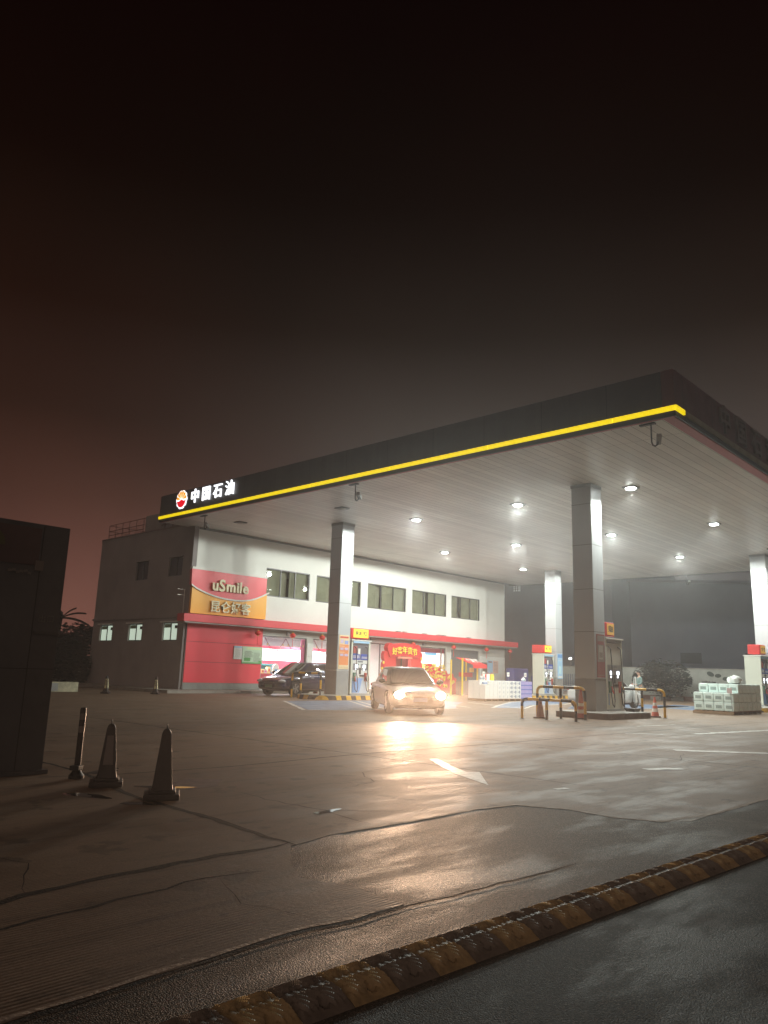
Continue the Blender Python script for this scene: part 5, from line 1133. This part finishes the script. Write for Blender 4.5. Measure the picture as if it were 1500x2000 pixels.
# ------------------------------------------------------------------ cars
def bool_cut(o, cutters):
    for c in cutters:
        md = o.modifiers.new('b', 'BOOLEAN'); md.object = c; md.operation = 'DIFFERENCE'; md.solver = 'EXACT'
    bpy.context.view_layer.update(); dg = bpy.context.evaluated_depsgraph_get()
    me = bpy.data.meshes.new_from_object(o.evaluated_get(dg)); o.modifiers.clear(); o.data = me
    for c in cutters: bpy.data.objects.remove(c)
def car(name, label, x, y, rz, paint, L_=4.45, Wd=1.80, H_=1.46, head=0, suv=False, cat='car', door=False):
    t = thing(name, label, cat, (x, y, .012), rz); hw = Wd / 2; B = dict(world=False)
    wb_ = L_ * .60; fx = wb_ / 2 + .02; rx = -wb_ / 2 + .02; R = .335 if not suv else .37; belt = .93 if not suv else 1.03; z0 = .20 if not suv else .26
    # lower body loft: (x, half width, sill z, shoulder z, centre top z)
    st = [(-L_ / 2, .72, .42, .70, .80), (-L_ / 2 + .05, .80, .32, .84, .95), (-L_ / 2 + .25, .95, z0, belt - .02, belt + .05), (-L_ / 2 + .7, .99, z0, belt, belt + .05), (-.7, 1.0, z0, belt, belt + .04), (.2, 1.0, z0, belt - .01, belt + .03),
          (.85, .995, z0, belt - .04, belt + .02), (L_ / 2 - .85, .98, z0, belt - .12, belt - .06), (L_ / 2 - .40, .95, z0, belt - .20, belt - .14), (L_ / 2 - .14, .86, z0 + .02, belt - .27, belt - .22), (L_ / 2 - .03, .74, z0 + .06, belt - .36, belt - .32), (L_ / 2, .60, .34, belt - .46, belt - .44)]
    rings = []
    for (sx, w, zs, zsh, zt) in st:
        w *= hw; h = zsh - zs
        half = [(w * .80, zs), (w * .95, zs + .05), (w * .985, zs + h * .30), (w, zs + h * .55), (w * .985, zs + h * .80), (w * .95, zsh - .015), (w * .90, zsh), (w * .55, zt - .01)]
        rings.append([(sx, -a, z) for a, z in half] + [(sx, 0, zt)] + [(sx, a, z) for a, z in reversed(half)] )
    m = MB(); m.loft(rings); body = build(m, 'car_body', [paint, BLACK], t, smooth=True, **B)
    sd = body.modifiers.new('s', 'SUBSURF'); sd.levels = 1; bpy.context.view_layer.update(); dg = bpy.context.evaluated_depsgraph_get()
    me = bpy.data.meshes.new_from_object(body.evaluated_get(dg)); body.modifiers.clear(); body.data = me
    cut = []
    for cx in (fx, rx):
        for s_ in (-1, 1):
            m = MB(); m.tube([(cx, s_ * (hw - .30), R), (cx, s_ * (hw + .1), R)], R + .055, 28); c = build(m, 'cut', BLACK, t, **B); cut.append(c)
    bool_cut(body, cut)
    for p in body.data.polygons: p.use_smooth = True
    try: body.data.set_sharp_from_angle(angle=math.radians(35))
    except Exception: pass
    m = MB(); m.box(rx - .25, fx + .25, -hw + .32, hw - .32, z0 - .04, .62); m.box(fx - .5, fx + .5, -hw + .28, hw - .28, z0, .6); m.box(rx - .5, rx + .5, -hw + .28, hw - .28, z0, .6); build(m, 'underbody', BLACK, t, **B)
    # cabin
    rt = H_; gb = belt - .02
    rear = -L_ / 2 + (.32 if suv else .55); rr_x = rear + (.30 if suv else .62); wf = .98; fr = fx - .42; rf_x = .22
    def cab(sx, w, z): return sx, w, z
    base = [(fr + .30, .60), (fr + .18, .80), (fr, .86), (.3, .905), (-.8, .905), (rear + .25, .86), (rear + .03, .74)]
    roof = [(rf_x, .40), (rf_x - .05, .60), (rf_x - .12, .66), (-.2, .69), (-.8, .69), (rr_x + .12, .65), (rr_x, .56)]
    m = MB(); ring = []
    for k in range(4):
        q = k / 3; bz = gb + (rt - .055 - gb) * q; bulge = 1 + .035 * math.sin(PI * q); lp = []
        for (bx, bw), (rx_, rw) in zip(base, roof): lp.append((bx + (rx_ - bx) * q, -(bw + (rw - bw) * q) * hw * bulge, bz))
        lp += [(a, -b, c) for a, b, c in reversed(lp)]; ring.append(lp)
    lp = [((a - (rf_x + rr_x) / 2) * .93 + (rf_x + rr_x) / 2, b * .93, rt - .015) for a, b, c in ring[-1]]; ring.append(lp)
    lp = [((a - (rf_x + rr_x) / 2) * .6 + (rf_x + rr_x) / 2, b * .6, rt) for a, b, c in ring[-2]]; ring.append(lp)
    m.loft(ring); cb = build(m, 'cabin', paint, t, smooth=True, **B)
    def P(i, q, out=.0, side=-1):
        (bx, bw), (rx_, rw) = base[i], roof[i]; z = gb + (rt - .055 - gb) * q; b_ = 1 + .035 * math.sin(PI * q)
        return Vector((bx + (rx_ - bx) * q, side * (bw + (rw - bw) * q) * hw * b_, z))
    def lerp(a, b, k): return a + (b - a) * k
    # windscreen and rear screen panels across width
    for nm, i, sgn in (('windscreen', 0, 1), ('rear_window', 6, -1)):
        m = MB(); rows = []
        for q in (.07, .35, .65, .94):
            a = P(i, q, side=-1); b = P(i, q, side=1); a2 = P(i + sgn, q, side=-1); b2 = P(i + sgn, q, side=1); off = Vector((sgn * .012, 0, .010))
            rows.append([lerp(a, a2, .8) + off, a + off, (a + b) / 2 + off * 1.5, b + off, lerp(b, b2, .8) + off])
        vs = [v for r_ in rows for v in r_]; m.add(vs, [(j * 5 + k, j * 5 + k + 1, (j + 1) * 5 + k + 1, (j + 1) * 5 + k) for j in range(3) for k in range(4)]); build(m, nm, CARGL, t, smooth=True, **B)
    for side in (-1, 1):
        off = Vector((0, side * .010, .002))
        for nm, (i0, k0), (i1, k1) in (('front_side_window', (2, .12), (3, .85)), ('rear_side_window', (3, .98), (5, .15))):
            m = MB(); rows = []
            for q in (.08, .5, .90):
                a = lerp(P(i0, q, side=side), P(i0 + 1, q, side=side), k0); b = P(3, q, side=side) if nm[0] == 'f' else lerp(P(4, q, side=side), P(5, q, side=side), .75)
                if nm[0] == 'f': b = lerp(P(2, q, side=side), P(3, q, side=side), 1.0) + Vector((-.25, 0, 0)); a = lerp(P(2, q, side=side), P(3, q, side=side), .12)
                else: a = P(3, q, side=side) + Vector((-.33, 0, 0))
                rows.append([a + off, lerp(a, b, .5) + off * 1.4, b + off])
            vs = [v for r_ in rows for v in r_]; m.add(vs, [(j * 3 + k, j * 3 + k + 1, (j + 1) * 3 + k + 1, (j + 1) * 3 + k) for j in range(2) for k in range(2)]); build(m, nm, CARGL, t, smooth=True, **B)
        m = MB(); m.sphere((fr - .12, side * (hw * .97 + .06), belt + .07), .10, .12, .075, 12, 8); m.obox((fr - .12, side * (hw * .9), belt + .02), .06, .14, .04); build(m, 'wing_mirror', paint, t, smooth=True, **B)
        m = MB(); m.box(.12, .30, side * (hw + .004) - .012, side * (hw + .004) + .012, belt - .17, belt - .14); m.box(-.85, -.67, side * (hw + .002) - .012, side * (hw + .002) + .012, belt - .17, belt - .14); build(m, 'door_handle', GREYM if head == 0 else paint, t, **B)
        # headlamp and rear lamp
        m = MB(); hl = (L_ / 2 - .17, side * hw * .70, belt - .33)
        m.sphere(hl, .17, .20, .085, 12, 8); hlamp = build(m, 'headlight', mat('headlight_glass', (.55, .57, .60), .08, coat=.5), t, smooth=True, **B)
        if head:
            m = MB(); m.sphere((L_ / 2 - .05, side * hw * .70, belt - .33), .09, .15, .115, 14, 10); build(m, 'headlight_beam_lens', emat('headlight_lit', (1.0, .78, .48), 60), t, smooth=True, **B)
            l = bpy.data.lights.new('headlight_beam', 'SPOT'); l.energy = HEAD_W; l.color = (1.0, .62, .38); l.spot_size = math.radians(25); l.spot_blend = 1.0; l.shadow_soft_size = .08
            lo = bpy.data.objects.new('headlight_beam', l); COL.objects.link(lo); lo.parent = t; lo.location = (L_ / 2 + .16, side * hw * .70, belt - .33)
            lo.rotation_euler = (PI / 2 - math.radians(.2), 0, -PI / 2); lo.scale = (5.0, 1, 1)
        m = MB(); m.sphere((-L_ / 2 + .14, side * hw * .76, belt - .10), .12, .16, .08, 12, 8); build(m, 'tail_light', mat('tail_red', (.35, .02, .02), .2), t, smooth=True, **B)
        for cx in (fx, rx):
            w = MB(); yc = side * (hw - .12); w.lathe([(R * .62, -.105), (R * .93, -.105), (R, -.07), (R, .07), (R * .93, .105), (R * .62, .105)], (0, 0, 0), 30)
            w.v = [(cx + a, yc + c, R + b_) for a, b_, c in w.v]; wh = build(w, 'wheel', BLACK, t, smooth=True, **B)
            w = MB(); w.lathe([(R * .60, -.02), (R * .63, .02)], (0, 0, 0), 24)
            for q in range(5):
                a = 2 * PI * q / 5; w.obox((math.cos(a) * R * .32, math.sin(a) * R * .32, .01), R * .58, .07, .03, a)
            w.v = [(cx + a, yc + side * (c + .085), R + b_) for a, b_, c in w.v]; build(w, 'rim', mat('alloy', (.45, .46, .47), .3, .8), wh, **B)
    m = MB(); m.box(L_ / 2 - .03, L_ / 2 + .012, -hw * .42, hw * .42, z0 + .14, z0 + .28); m.box(L_ / 2 - .08, L_ / 2 - .0, -hw * .30, hw * .30, belt - .44, belt - .37); build(m, 'grille', BLACK, t, **B)
    m = MB(); m.box(L_ / 2 + .012, L_ / 2 + .022, -.22, .22, .40, .53); build(m, 'number_plate', mat('plate_blue', (.03, .10, .35), .4) if not suv else mat('plate_grey_green', (.12, .22, .16), .5), t, **B)
    return t
PSIL = mat('car_paint_silver_blue', (.030, .034, .042), .32, .0, coat=.15); PBLU = mat('car_paint_dark_blue', (.006, .011, .055), .2, .2, coat=.6); PWHT = mat('car_paint_white', (.70, .72, .72), .3, coat=.6)
h1 = math.atan2(-.80, -.60)
car('saloon_car', 'dark silver car with blazing headlights driving towards the camera', 19.90, 17.60, h1, PSIL, 4.6, 1.90, 1.48, head=1)
car('parked_car', 'dark blue sport utility car parked before the lit shop window', 25.35, 29.45, math.radians(190), PBLU, 4.7, 1.88, 1.62, suv=True)
wc = car('parked_car', 'white car half hidden behind the near pump with a door open', 32.85, 16.9, math.radians(2), PWHT, 4.45, 1.80, 1.46)
wc.name = 'hatchback_car'
# open door of the white car (hinged part)
def door_part(par, px, py, ang, paint, nm):
    M = Matrix.Translation((px, py, 0)) @ Matrix.Rotation(ang, 4, 'Z'); m = MB()
    def pr(poly, a, b_): t2 = MB(); t2.vprism(poly, a, b_); m.add([M @ Vector(v) for v in t2.v], t2.f)
    pr([(0, .30), (1.0, .30), (1.05, .92), (0, .92)], -.04, .04)
    d_ = build(m, nm, paint, par, world=False); m = MB()
    pr([(0.02, .921), (.10, .921), (.55, 1.38), (.47, 1.40)], -.02, .02); pr([(.47, 1.381), (1.0, 1.381), (1.0, 1.43), (.50, 1.43)], -.02, .02); pr([(.97, .921), (1.04, .921), (1.0, 1.38), (.93, 1.38)], -.02, .02)
    build(m, 'window_frame', paint, d_, world=False)
door_part(wc, 1.05, -.90, math.radians(-150), PWHT, 'open_door')
door_part(wc, 1.05, .90, math.radians(100), PWHT, 'open_door')

# ------------------------------------------------------------------ person by the white car
def skin_mesh(name, verts, edges, radii, mt, parent, sub=2, root=0):
    me = bpy.data.meshes.new(name); me.from_pydata(verts, edges, []); o = bpy.data.objects.new(name, me); COL.objects.link(o)
    md = o.modifiers.new('skin', 'SKIN'); md.use_smooth_shade = True
    for i, r_ in enumerate(radii): v = me.skin_vertices[0].data[i]; v.radius = (r_, r_) if not isinstance(r_, tuple) else r_; v.use_root = (i == root)
    s = o.modifiers.new('sub', 'SUBSURF'); s.levels = sub; s.render_levels = sub
    bpy.context.view_layer.update(); dg = bpy.context.evaluated_depsgraph_get(); m2 = bpy.data.meshes.new_from_object(o.evaluated_get(dg))
    bpy.data.objects.remove(o); m2.materials.clear(); m2.materials.append(mt)
    for p in m2.polygons: p.use_smooth = True
    o = bpy.data.objects.new(name, m2); COL.objects.link(o); o.parent = parent; return o
ps = thing('person', 'person in grey green top and pale trousers, hands held forward, beside the white car', 'person', (37.35, 17.3, .012), math.radians(140))
SKIN = mat('skin', (.50, .30, .22), .55); HAIR = mat('dark_hair', (.015, .012, .01), .6); TOP = mat('grey_green_cloth', (.13, .20, .19), .8); TRO = mat('pale_trousers', (.50, .48, .43), .8); SHOE = mat('shoe', (.05, .05, .06), .5)
V = [(0, 0, .95), (0, 0, 1.15), (0, 0, 1.36), (.01, 0, 1.47), (.03, 0, 1.54), (.05, 0, 1.62), (.04, 0, 1.69),
     (0, .17, 1.38), (.02, .23, 1.12), (.24, .16, 1.06), (.32, .12, 1.07), (0, -.17, 1.38), (.02, -.23, 1.12), (.24, -.16, 1.06), (.32, -.12, 1.07),
     (0, .10, .88), (.02, .12, .50), (-.01, .12, .10), (.08, .13, .04), (0, -.10, .88), (.03, -.13, .50), (0, -.14, .10), (.09, -.15, .04)]
Ed = [(0, 1), (1, 2), (2, 3), (3, 4), (4, 5), (5, 6), (2, 7), (7, 8), (8, 9), (9, 10), (2, 11), (11, 12), (12, 13), (13, 14), (0, 15), (15, 16), (16, 17), (17, 18), (0, 19), (19, 20), (20, 21), (21, 22)]
Rd_ = [.12, .115, .12, .055, .05, .088, .08, .05, .042, .034, .026, .05, .042, .034, .026, .085, .058, .036, .032, .085, .058, .036, .032]
skin_mesh('body', V, Ed, Rd_, SKIN, ps)
for s_ in (1, -1):     # fingers and thumb of each hand
    for k in range(4):
        y = s_ * (.10 + .018 * k - .03); ln = (.055, .068, .064, .05)[k]
        skin_mesh('finger', [(.335, y, 1.085 - .002 * k), (.335 + ln * .6, y * .96, 1.08), (.335 + ln, y * .92, 1.06)], [(0, 1), (1, 2)], [.009, .008, .007], SKIN, ps, 1)
    skin_mesh('thumb', [(.315, s_ * .085, 1.09), (.345, s_ * .055, 1.11), (.365, s_ * .05, 1.105)], [(0, 1), (1, 2)], [.011, .009, .008], SKIN, ps, 1)
skin_mesh('jacket', [(0, 0, .90), (0, 0, 1.15), (0, 0, 1.37), (0, 0, 1.46), (0, .18, 1.38), (.02, .24, 1.12), (.22, .17, 1.06), (0, -.18, 1.38), (.02, -.24, 1.12), (.22, -.17, 1.06)], [(0, 1), (1, 2), (2, 3), (2, 4), (4, 5), (5, 6), (2, 7), (7, 8), (8, 9)], [.15, .145, .145, .07, .07, .062, .05, .07, .062, .05], TOP, ps)
skin_mesh('trousers', [(0, 0, .94), (0, .10, .86), (.02, .12, .50), (-.01, .12, .12), (0, -.10, .86), (.03, -.13, .50), (0, -.14, .12)], [(0, 1), (1, 2), (2, 3), (0, 4), (4, 5), (5, 6)], [.14, .105, .082, .07, .105, .082, .07], TRO, ps)
m = MB(); m.sphere((.025, 0, 1.685), .098, .092, .085, 14, 8); build(m, 'hair', HAIR, ps, world=False, smooth=True)
m = MB(); m.obox((.143, 0, 1.63), .03, .022, .035); m.sphere((.128, .033, 1.655), .010, .014, .008, 8, 5); m.sphere((.128, -.033, 1.655), .010, .014, .008, 8, 5); m.obox((.128, 0, 1.588), .012, .045, .008); build(m, 'face_features', mat('lip_tone', (.32, .15, .12), .6), ps, world=False)
for s_ in (1, -1):
    m = MB(); m.sphere((.05, s_ * .142, .045), .14, .05, .045, 12, 6); build(m, 'shoe', SHOE, ps, world=False, smooth=True)
m = MB(); m.obox((.38, 0, 1.08), .10, .14, .02); t = tag(build(m, 'red_notebook', REDP, None, loc=(0, 0, 0)), 'small red item held in the hands of the person', 'notebook'); t.location = (37.35 - .0, 17.3, .012); t.rotation_euler = (0, 0, math.radians(140))

# ------------------------------------------------------------------ background: painted wall, planting bed, warehouse, plants
WX = 54.0
bw = thing('painted_boundary_wall', 'low pale rear boundary wall with painted dark leaves and ink writing', 'wall', (WX, 18, 0))
m = MB(); m.box(WX, WX + .25, 2, 34, 0, 2.15); build(m, 'wall_body', mat('mural_wall', (.36, .37, .34), .8, var=.3, vs=.5, bump=.2, bs=5), bw)
m = MB(); m.box(WX - .04, WX + .29, 2, 34, 2.152, 2.22); build(m, 'coping', CONCR, bw)
m = MB()
for y in (22.0, 16.0, 10, 28): m.box(WX - .05, WX - .002, y, y + .22, .01, 2.15)
build(m, 'wall_pier', mat('wall_pier_grey', (.25, .25, .24), .8), bw)
m = MB(); rl_ = random.Random(11)
for (y, z, r_) in ((21.6, 1.75, .28), (21.8, 1.15, .2), (19.9, 1.85, .26), (19.4, 1.75, .22), (18.9, 1.55, .22), (19.8, 1.1, .18), (19.6, .95, .14), (18.0, 1.05, .32), (18.3, 1.2, .2), (20.6, .5, .30), (20.0, .35, .35), (19.6, .55, .3), (19.2, .3, .3), (17.5, .5, .3), (24.5, 1.5, .3), (25.3, 1.0, .25), (14.0, 1.3, .3)):
    a = rl_.uniform(-.5, .5); pts = [(y + r_ * math.cos(2 * PI * k / 14) * math.cos(a) - r_ * .6 * math.sin(2 * PI * k / 14) * math.sin(a), z + r_ * math.cos(2 * PI * k / 14) * math.sin(a) + r_ * .6 * math.sin(2 * PI * k / 14) * math.cos(a)) for k in range(14)]
    m.vprism(pts, WX - .008, WX - .003, 'X')
    
build(m, 'painted_leaves', mat('ink_leaf', (.045, .06, .05), .7, var=.4, vs=5), bw)
m = MB()
for k in range(26): y = 18.2 - .075 * k; m.add([(WX - .006, y, 1.9), (WX - .006, y + .012, 1.9), (WX - .006, y + .10, .9), (WX - .006, y + .09, .9)], [(0, 1, 2, 3)])
build(m, 'painted_strokes', mat('faint_stroke', (.24, .25, .23), .7), bw)
text('和', .42, mat('ink_text', (.05, .05, .05), .7), bw, (WX - .01, 17.35, 1.45), FX, .002, 0, 'ink_writing'); text('丨', .5, MATS['ink_text'], bw, (WX - .01, 16.75, 1.75), FX, .002, 0, 'ink_writing')
t = thing('planting_bed', 'red brown kerbed planting bed along the foot of the painted wall', 'planter', (WX - 1, 18, 0)); m = MB(); m.box(WX - 2.2, WX - .06, 2, 34, .01, .28); build(m, 'bed_soil', mat('red_brown_soil', (.16, .075, .055), .9, var=.3, vs=1.5), t)
m = MB()
for k in range(22): m.box(WX - 2.32, WX - 2.205, 2.1 + 1.45 * k, 2.1 + 1.45 * k + .8, .01, .2 + .06)
build(m, 'edging_stones', CONCR, t)
def foliage(name, label, cx, cy, cz, rx, ry, rz, n, size, mt, trunk=True, group=None, cat='shrub', seed=1):
    r = random.Random(seed); t = thing(name, label, cat, (cx, cy, 0), 0, group); m = MB()
    cl = [(r.gauss(0, .45), r.gauss(0, .45), r.uniform(-.8, .8)) for _ in range(16)]
    for k in range(n):
        c = cl[r.randrange(16)]; p = Vector((c[0] + r.gauss(0, .26), c[1] + r.gauss(0, .26), c[2] + r.gauss(0, .22)))
        if p.length > 1.15: p *= 1.1 / p.length
        s_ = size * r.uniform(.6, 1.4); m.mi; m.m = 0 if r.random() < .6 else 1
        M = Matrix.Translation((cx + p.x * rx, cy + p.y * ry, max(.05, cz + p.z * rz))) @ Matrix.Rotation(r.uniform(0, 6.28), 4, 'Z') @ Matrix.Rotation(r.uniform(-1.2, 1.2), 4, 'X')
        m.add([M @ Vector(v) for v in ((-s_, 0, 0), (0, -s_ * .4, .03), (s_, 0, 0), (0, s_ * .4, .03))], [(0, 1, 2, 3)])
    build(m, 'crown', list(mt), t)
    m = MB(); m.tube([(cx, cy, 0), (cx + .1, cy, cz * .6), (cx, cy + .1, cz)], [.12, .09, .04], 8)
    for k in range(5): a = k * 1.3; m.tube([(cx + .05, cy, cz * .5), (cx + rx * .5 * math.cos(a), cy + ry * .5 * math.sin(a), cz + rz * .2)], [.05, .02], 6)
    build(m, 'trunk', mat('bark', (.07, .05, .04), .9), t); return t
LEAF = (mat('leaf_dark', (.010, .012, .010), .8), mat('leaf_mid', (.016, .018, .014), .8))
foliage('dark_shrub', 'big rounded dark shrub in front of the painted wall behind the standing person', 50.9, 22.0, 1.4, 1.4, 1.75, 1.2, 5200, .10, LEAF, seed=3)
foliage('dark_shrub', 'low shrub at the foot of the painted wall right of the big dark shrub', 51.6, 19.2, .75, .8, 1.0, .55, 1500, .08, LEAF, seed=4)
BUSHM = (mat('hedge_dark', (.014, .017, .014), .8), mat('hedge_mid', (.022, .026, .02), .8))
foliage('hedge_bush', 'tall black bush mass between the pylon sign and the station side wall', 21.0, 47.6, 1.8, 3.0, 3.2, 1.75, 9000, .16, BUSHM, seed=5)
foliage('hedge_bush', 'lower dark bush against the station side wall end', 20.2, 44.6, 1.3, 1.3, 2.0, 1.5, 4500, .13, BUSHM, seed=6)
foliage('hedge_bush', 'dark bush hidden mostly behind the pylon sign', 14.8, 47.5, 1.9, 4.5, 2.5, 2.2, 7000, .17, BUSHM, seed=7)
# banana plant
t = thing('banana_plant', 'banana plant with broad ragged leaves rising over the dark bush beside the pylon', 'plant', (22.3, 50.9, 0)); m = MB(); m.tube([(22.3, 50.9, 0), (22.3, 50.9, 2.8), (22.4, 50.8, 4.4)], [.16, .14, .09], 10); build(m, 'stem', MATS['hedge_dark'], t, smooth=True)
def banleaf(base, az, el, ln, w, seed):
    r = random.Random(seed); m = MB(); P0 = Vector(base); d = Vector((math.cos(az) * math.cos(el), math.sin(az) * math.cos(el), math.sin(el))); sd = Vector((-math.sin(az), math.cos(az), 0)); up_ = d.cross(sd)
    n = 14; vs = []
    for k in range(n + 1):
        q = k / n; c = P0 + d * ln * q + Vector((0, 0, -.35 * ln * q * q)); ww = w * math.sin(PI * min(1, q * .92 + .05)) ** .6
        for s_ in (-1, 0, 1): vs.append(c + sd * s_ * ww * (r.uniform(.6, 1.0) if s_ else 1) + Vector((0, 0, -.08 * abs(s_) + .3 * ww * s_)))
    m.add(vs, [(k * 3 + j, k * 3 + j + 1, k * 3 + j + 4, k * 3 + j + 3) for k in range(n) for j in range(2)]); return m
for k, (az, el, ln, w) in enumerate([(math.radians(-45), .55, 1.9, .20), (math.radians(-30), .95, 1.5, .2), (math.radians(-50), .12, 2.0, .22), (math.radians(120), .6, 1.5, .25), (math.radians(80), .9, 1.4, .22), (math.radians(200), .5, 1.5, .24)]):
    build(banleaf((22.4, 50.8, 4.2), az, el, ln, w, k), 'leaf', MATS['hedge_dark'], t)
# dark low wall left of the station
t = thing('side_boundary_wall', 'low dark wall running left behind the station side', 'wall', (14, 46.0, 0)); m = MB(); m.box(-20, 20.5, 45.6, 45.8, 0, 1.1); build(m, 'wall_body', WALLG, t)
# warehouse behind
WH = mat('warehouse_cladding', (.17, .19, .25), .7, var=.2, vs=.15, bump=.1, bs=2)
wh = thing('warehouse', 'long dark blue grey building seen under the canopy behind the boundary wall', 'building', (78, 30, 0))
m = MB(); m.loft([[(74, -40, 0), (90, -40, 0), (90, 35, 0), (74, 35, 0)], [(74, -40, 5.5), (90, -40, 5.5), (90, 35, 11.2), (74, 35, 11.2)]]); build(m, 'wall', WH, wh)
m = MB(); m.loft([[(73.7, -40, 5.52), (90.3, -40, 5.52), (90.3, 35.2, 11.22), (73.7, 35.2, 11.22)], [(73.7, -40, 5.8), (90.3, -40, 5.8), (90.3, 35.2, 11.5), (73.7, 35.2, 11.5)]]); build(m, 'roof', mat('warehouse_roof', (.12, .12, .15), .6), wh)
m = MB()
for k in range(9): m.box(73.9, 73.98, -20 + 6 * k, -18 + 6 * k, 3.0, 4.0)
build(m, 'window', mat('dark_glass_wh', (.04, .045, .06), .2), wh)
wh2 = thing('tall_dark_building', 'taller dark building with a few pale lit windows behind the right end of the shop', 'building', (78, 55, 0))
m = MB(); m.box(72, 88, 36, 75, 0, 13.5); build(m, 'wall', WH, wh2)
m = MB(); m.m = 0
for y, z0, z1, w in ((49.0, 9.9, 11.3, 1.4), (46.9, 10.6, 11.3, .9), (51.6, 10.0, 11.0, .8)):
    m.box(71.94, 71.99, y, y + w, z0, z1)
build(m, 'lit_window', emat('faint_window', (.55, .60, .62), .13), wh2)
m = MB()
for y, z0, z1, w in ((49.0, 9.9, 11.3, 1.4), (46.9, 10.6, 11.3, .9)):
    for q in (.33, .66): m.box(71.90, 71.935, y + w * q, y + w * q + .05, z0, z1); m.box(71.90, 71.935, y, y + w, z0 + (z1 - z0) * q, z0 + (z1 - z0) * q + .05)
build(m, 'window_bars', DARK, wh2)
t = thing('wall_lamp', 'tiny white lamp in the dark left of the tall near column', 'lamp', (60, 33.9, 2.9)); m = MB(); m.sphere((59.9, 33.97, 2.93), .14, .14, .10, 10, 8); build(m, 'lamp_globe', emat('far_lamp', (1, .98, .9), 8), t, smooth=True)
m = MB(); m.tube([(59.95, 33.97, 2.85), (60.1, 33.97, 2.6), (60.1, 33.97, 0)], .03, 6); build(m, 'lamp_bracket', DARK, t)
t = thing('rear_fence', 'low grey blue fence behind the far middle column', 'fence', (52, 30, 0)); m = MB()
for k in range(40): m.box(53.0, 53.04, 26 + .2 * k, 26.12 + .2 * k, 0.0, 1.6)
build(m, 'pickets', mat('fence_grey', (.20, .23, .27), .6), t); m = MB(); m.box(53.045, 53.08, 26, 34, 1.35, 1.42); m.box(53.045, 53.08, 26, 34, .3, .37); build(m, 'fence_rail', GREYM, t)
# two thin wires against the left sky
for k, z in enumerate((6.2, 5.3)):
    t = tag(build(MB().tube([(5, 52, z + .15), (14, 54, z - .1), (24, 56, z + .1)], .018, 5), 'overhead_wire', BLACK), 'thin overhead wire crossing the red sky left of the station, %s one' % ('upper', 'lower')[k], 'wire', 'overhead wires')

# ------------------------------------------------------------------ haze
hz = MB(); hz.box(-60, 110, -60, 90, -1.0, 14.0)
hm = bpy.data.materials.new('night_haze'); hm.use_nodes = True; nt = hm.node_tree; nt.nodes.clear()
ho = nt.nodes.new('ShaderNodeOutputMaterial'); pv = nt.nodes.new('ShaderNodeVolumePrincipled'); pv.inputs['Density'].default_value = HAZE_D; pv.inputs['Anisotropy'].default_value = .72
pv.inputs['Color'].default_value = (.92, .93, .95, 1); nt.links.new(pv.outputs[0], ho.inputs['Volume'])
ob = build(hz, 'haze', hm, None, loc=(0, 0, 0)); ob['kind'] = 'stuff'
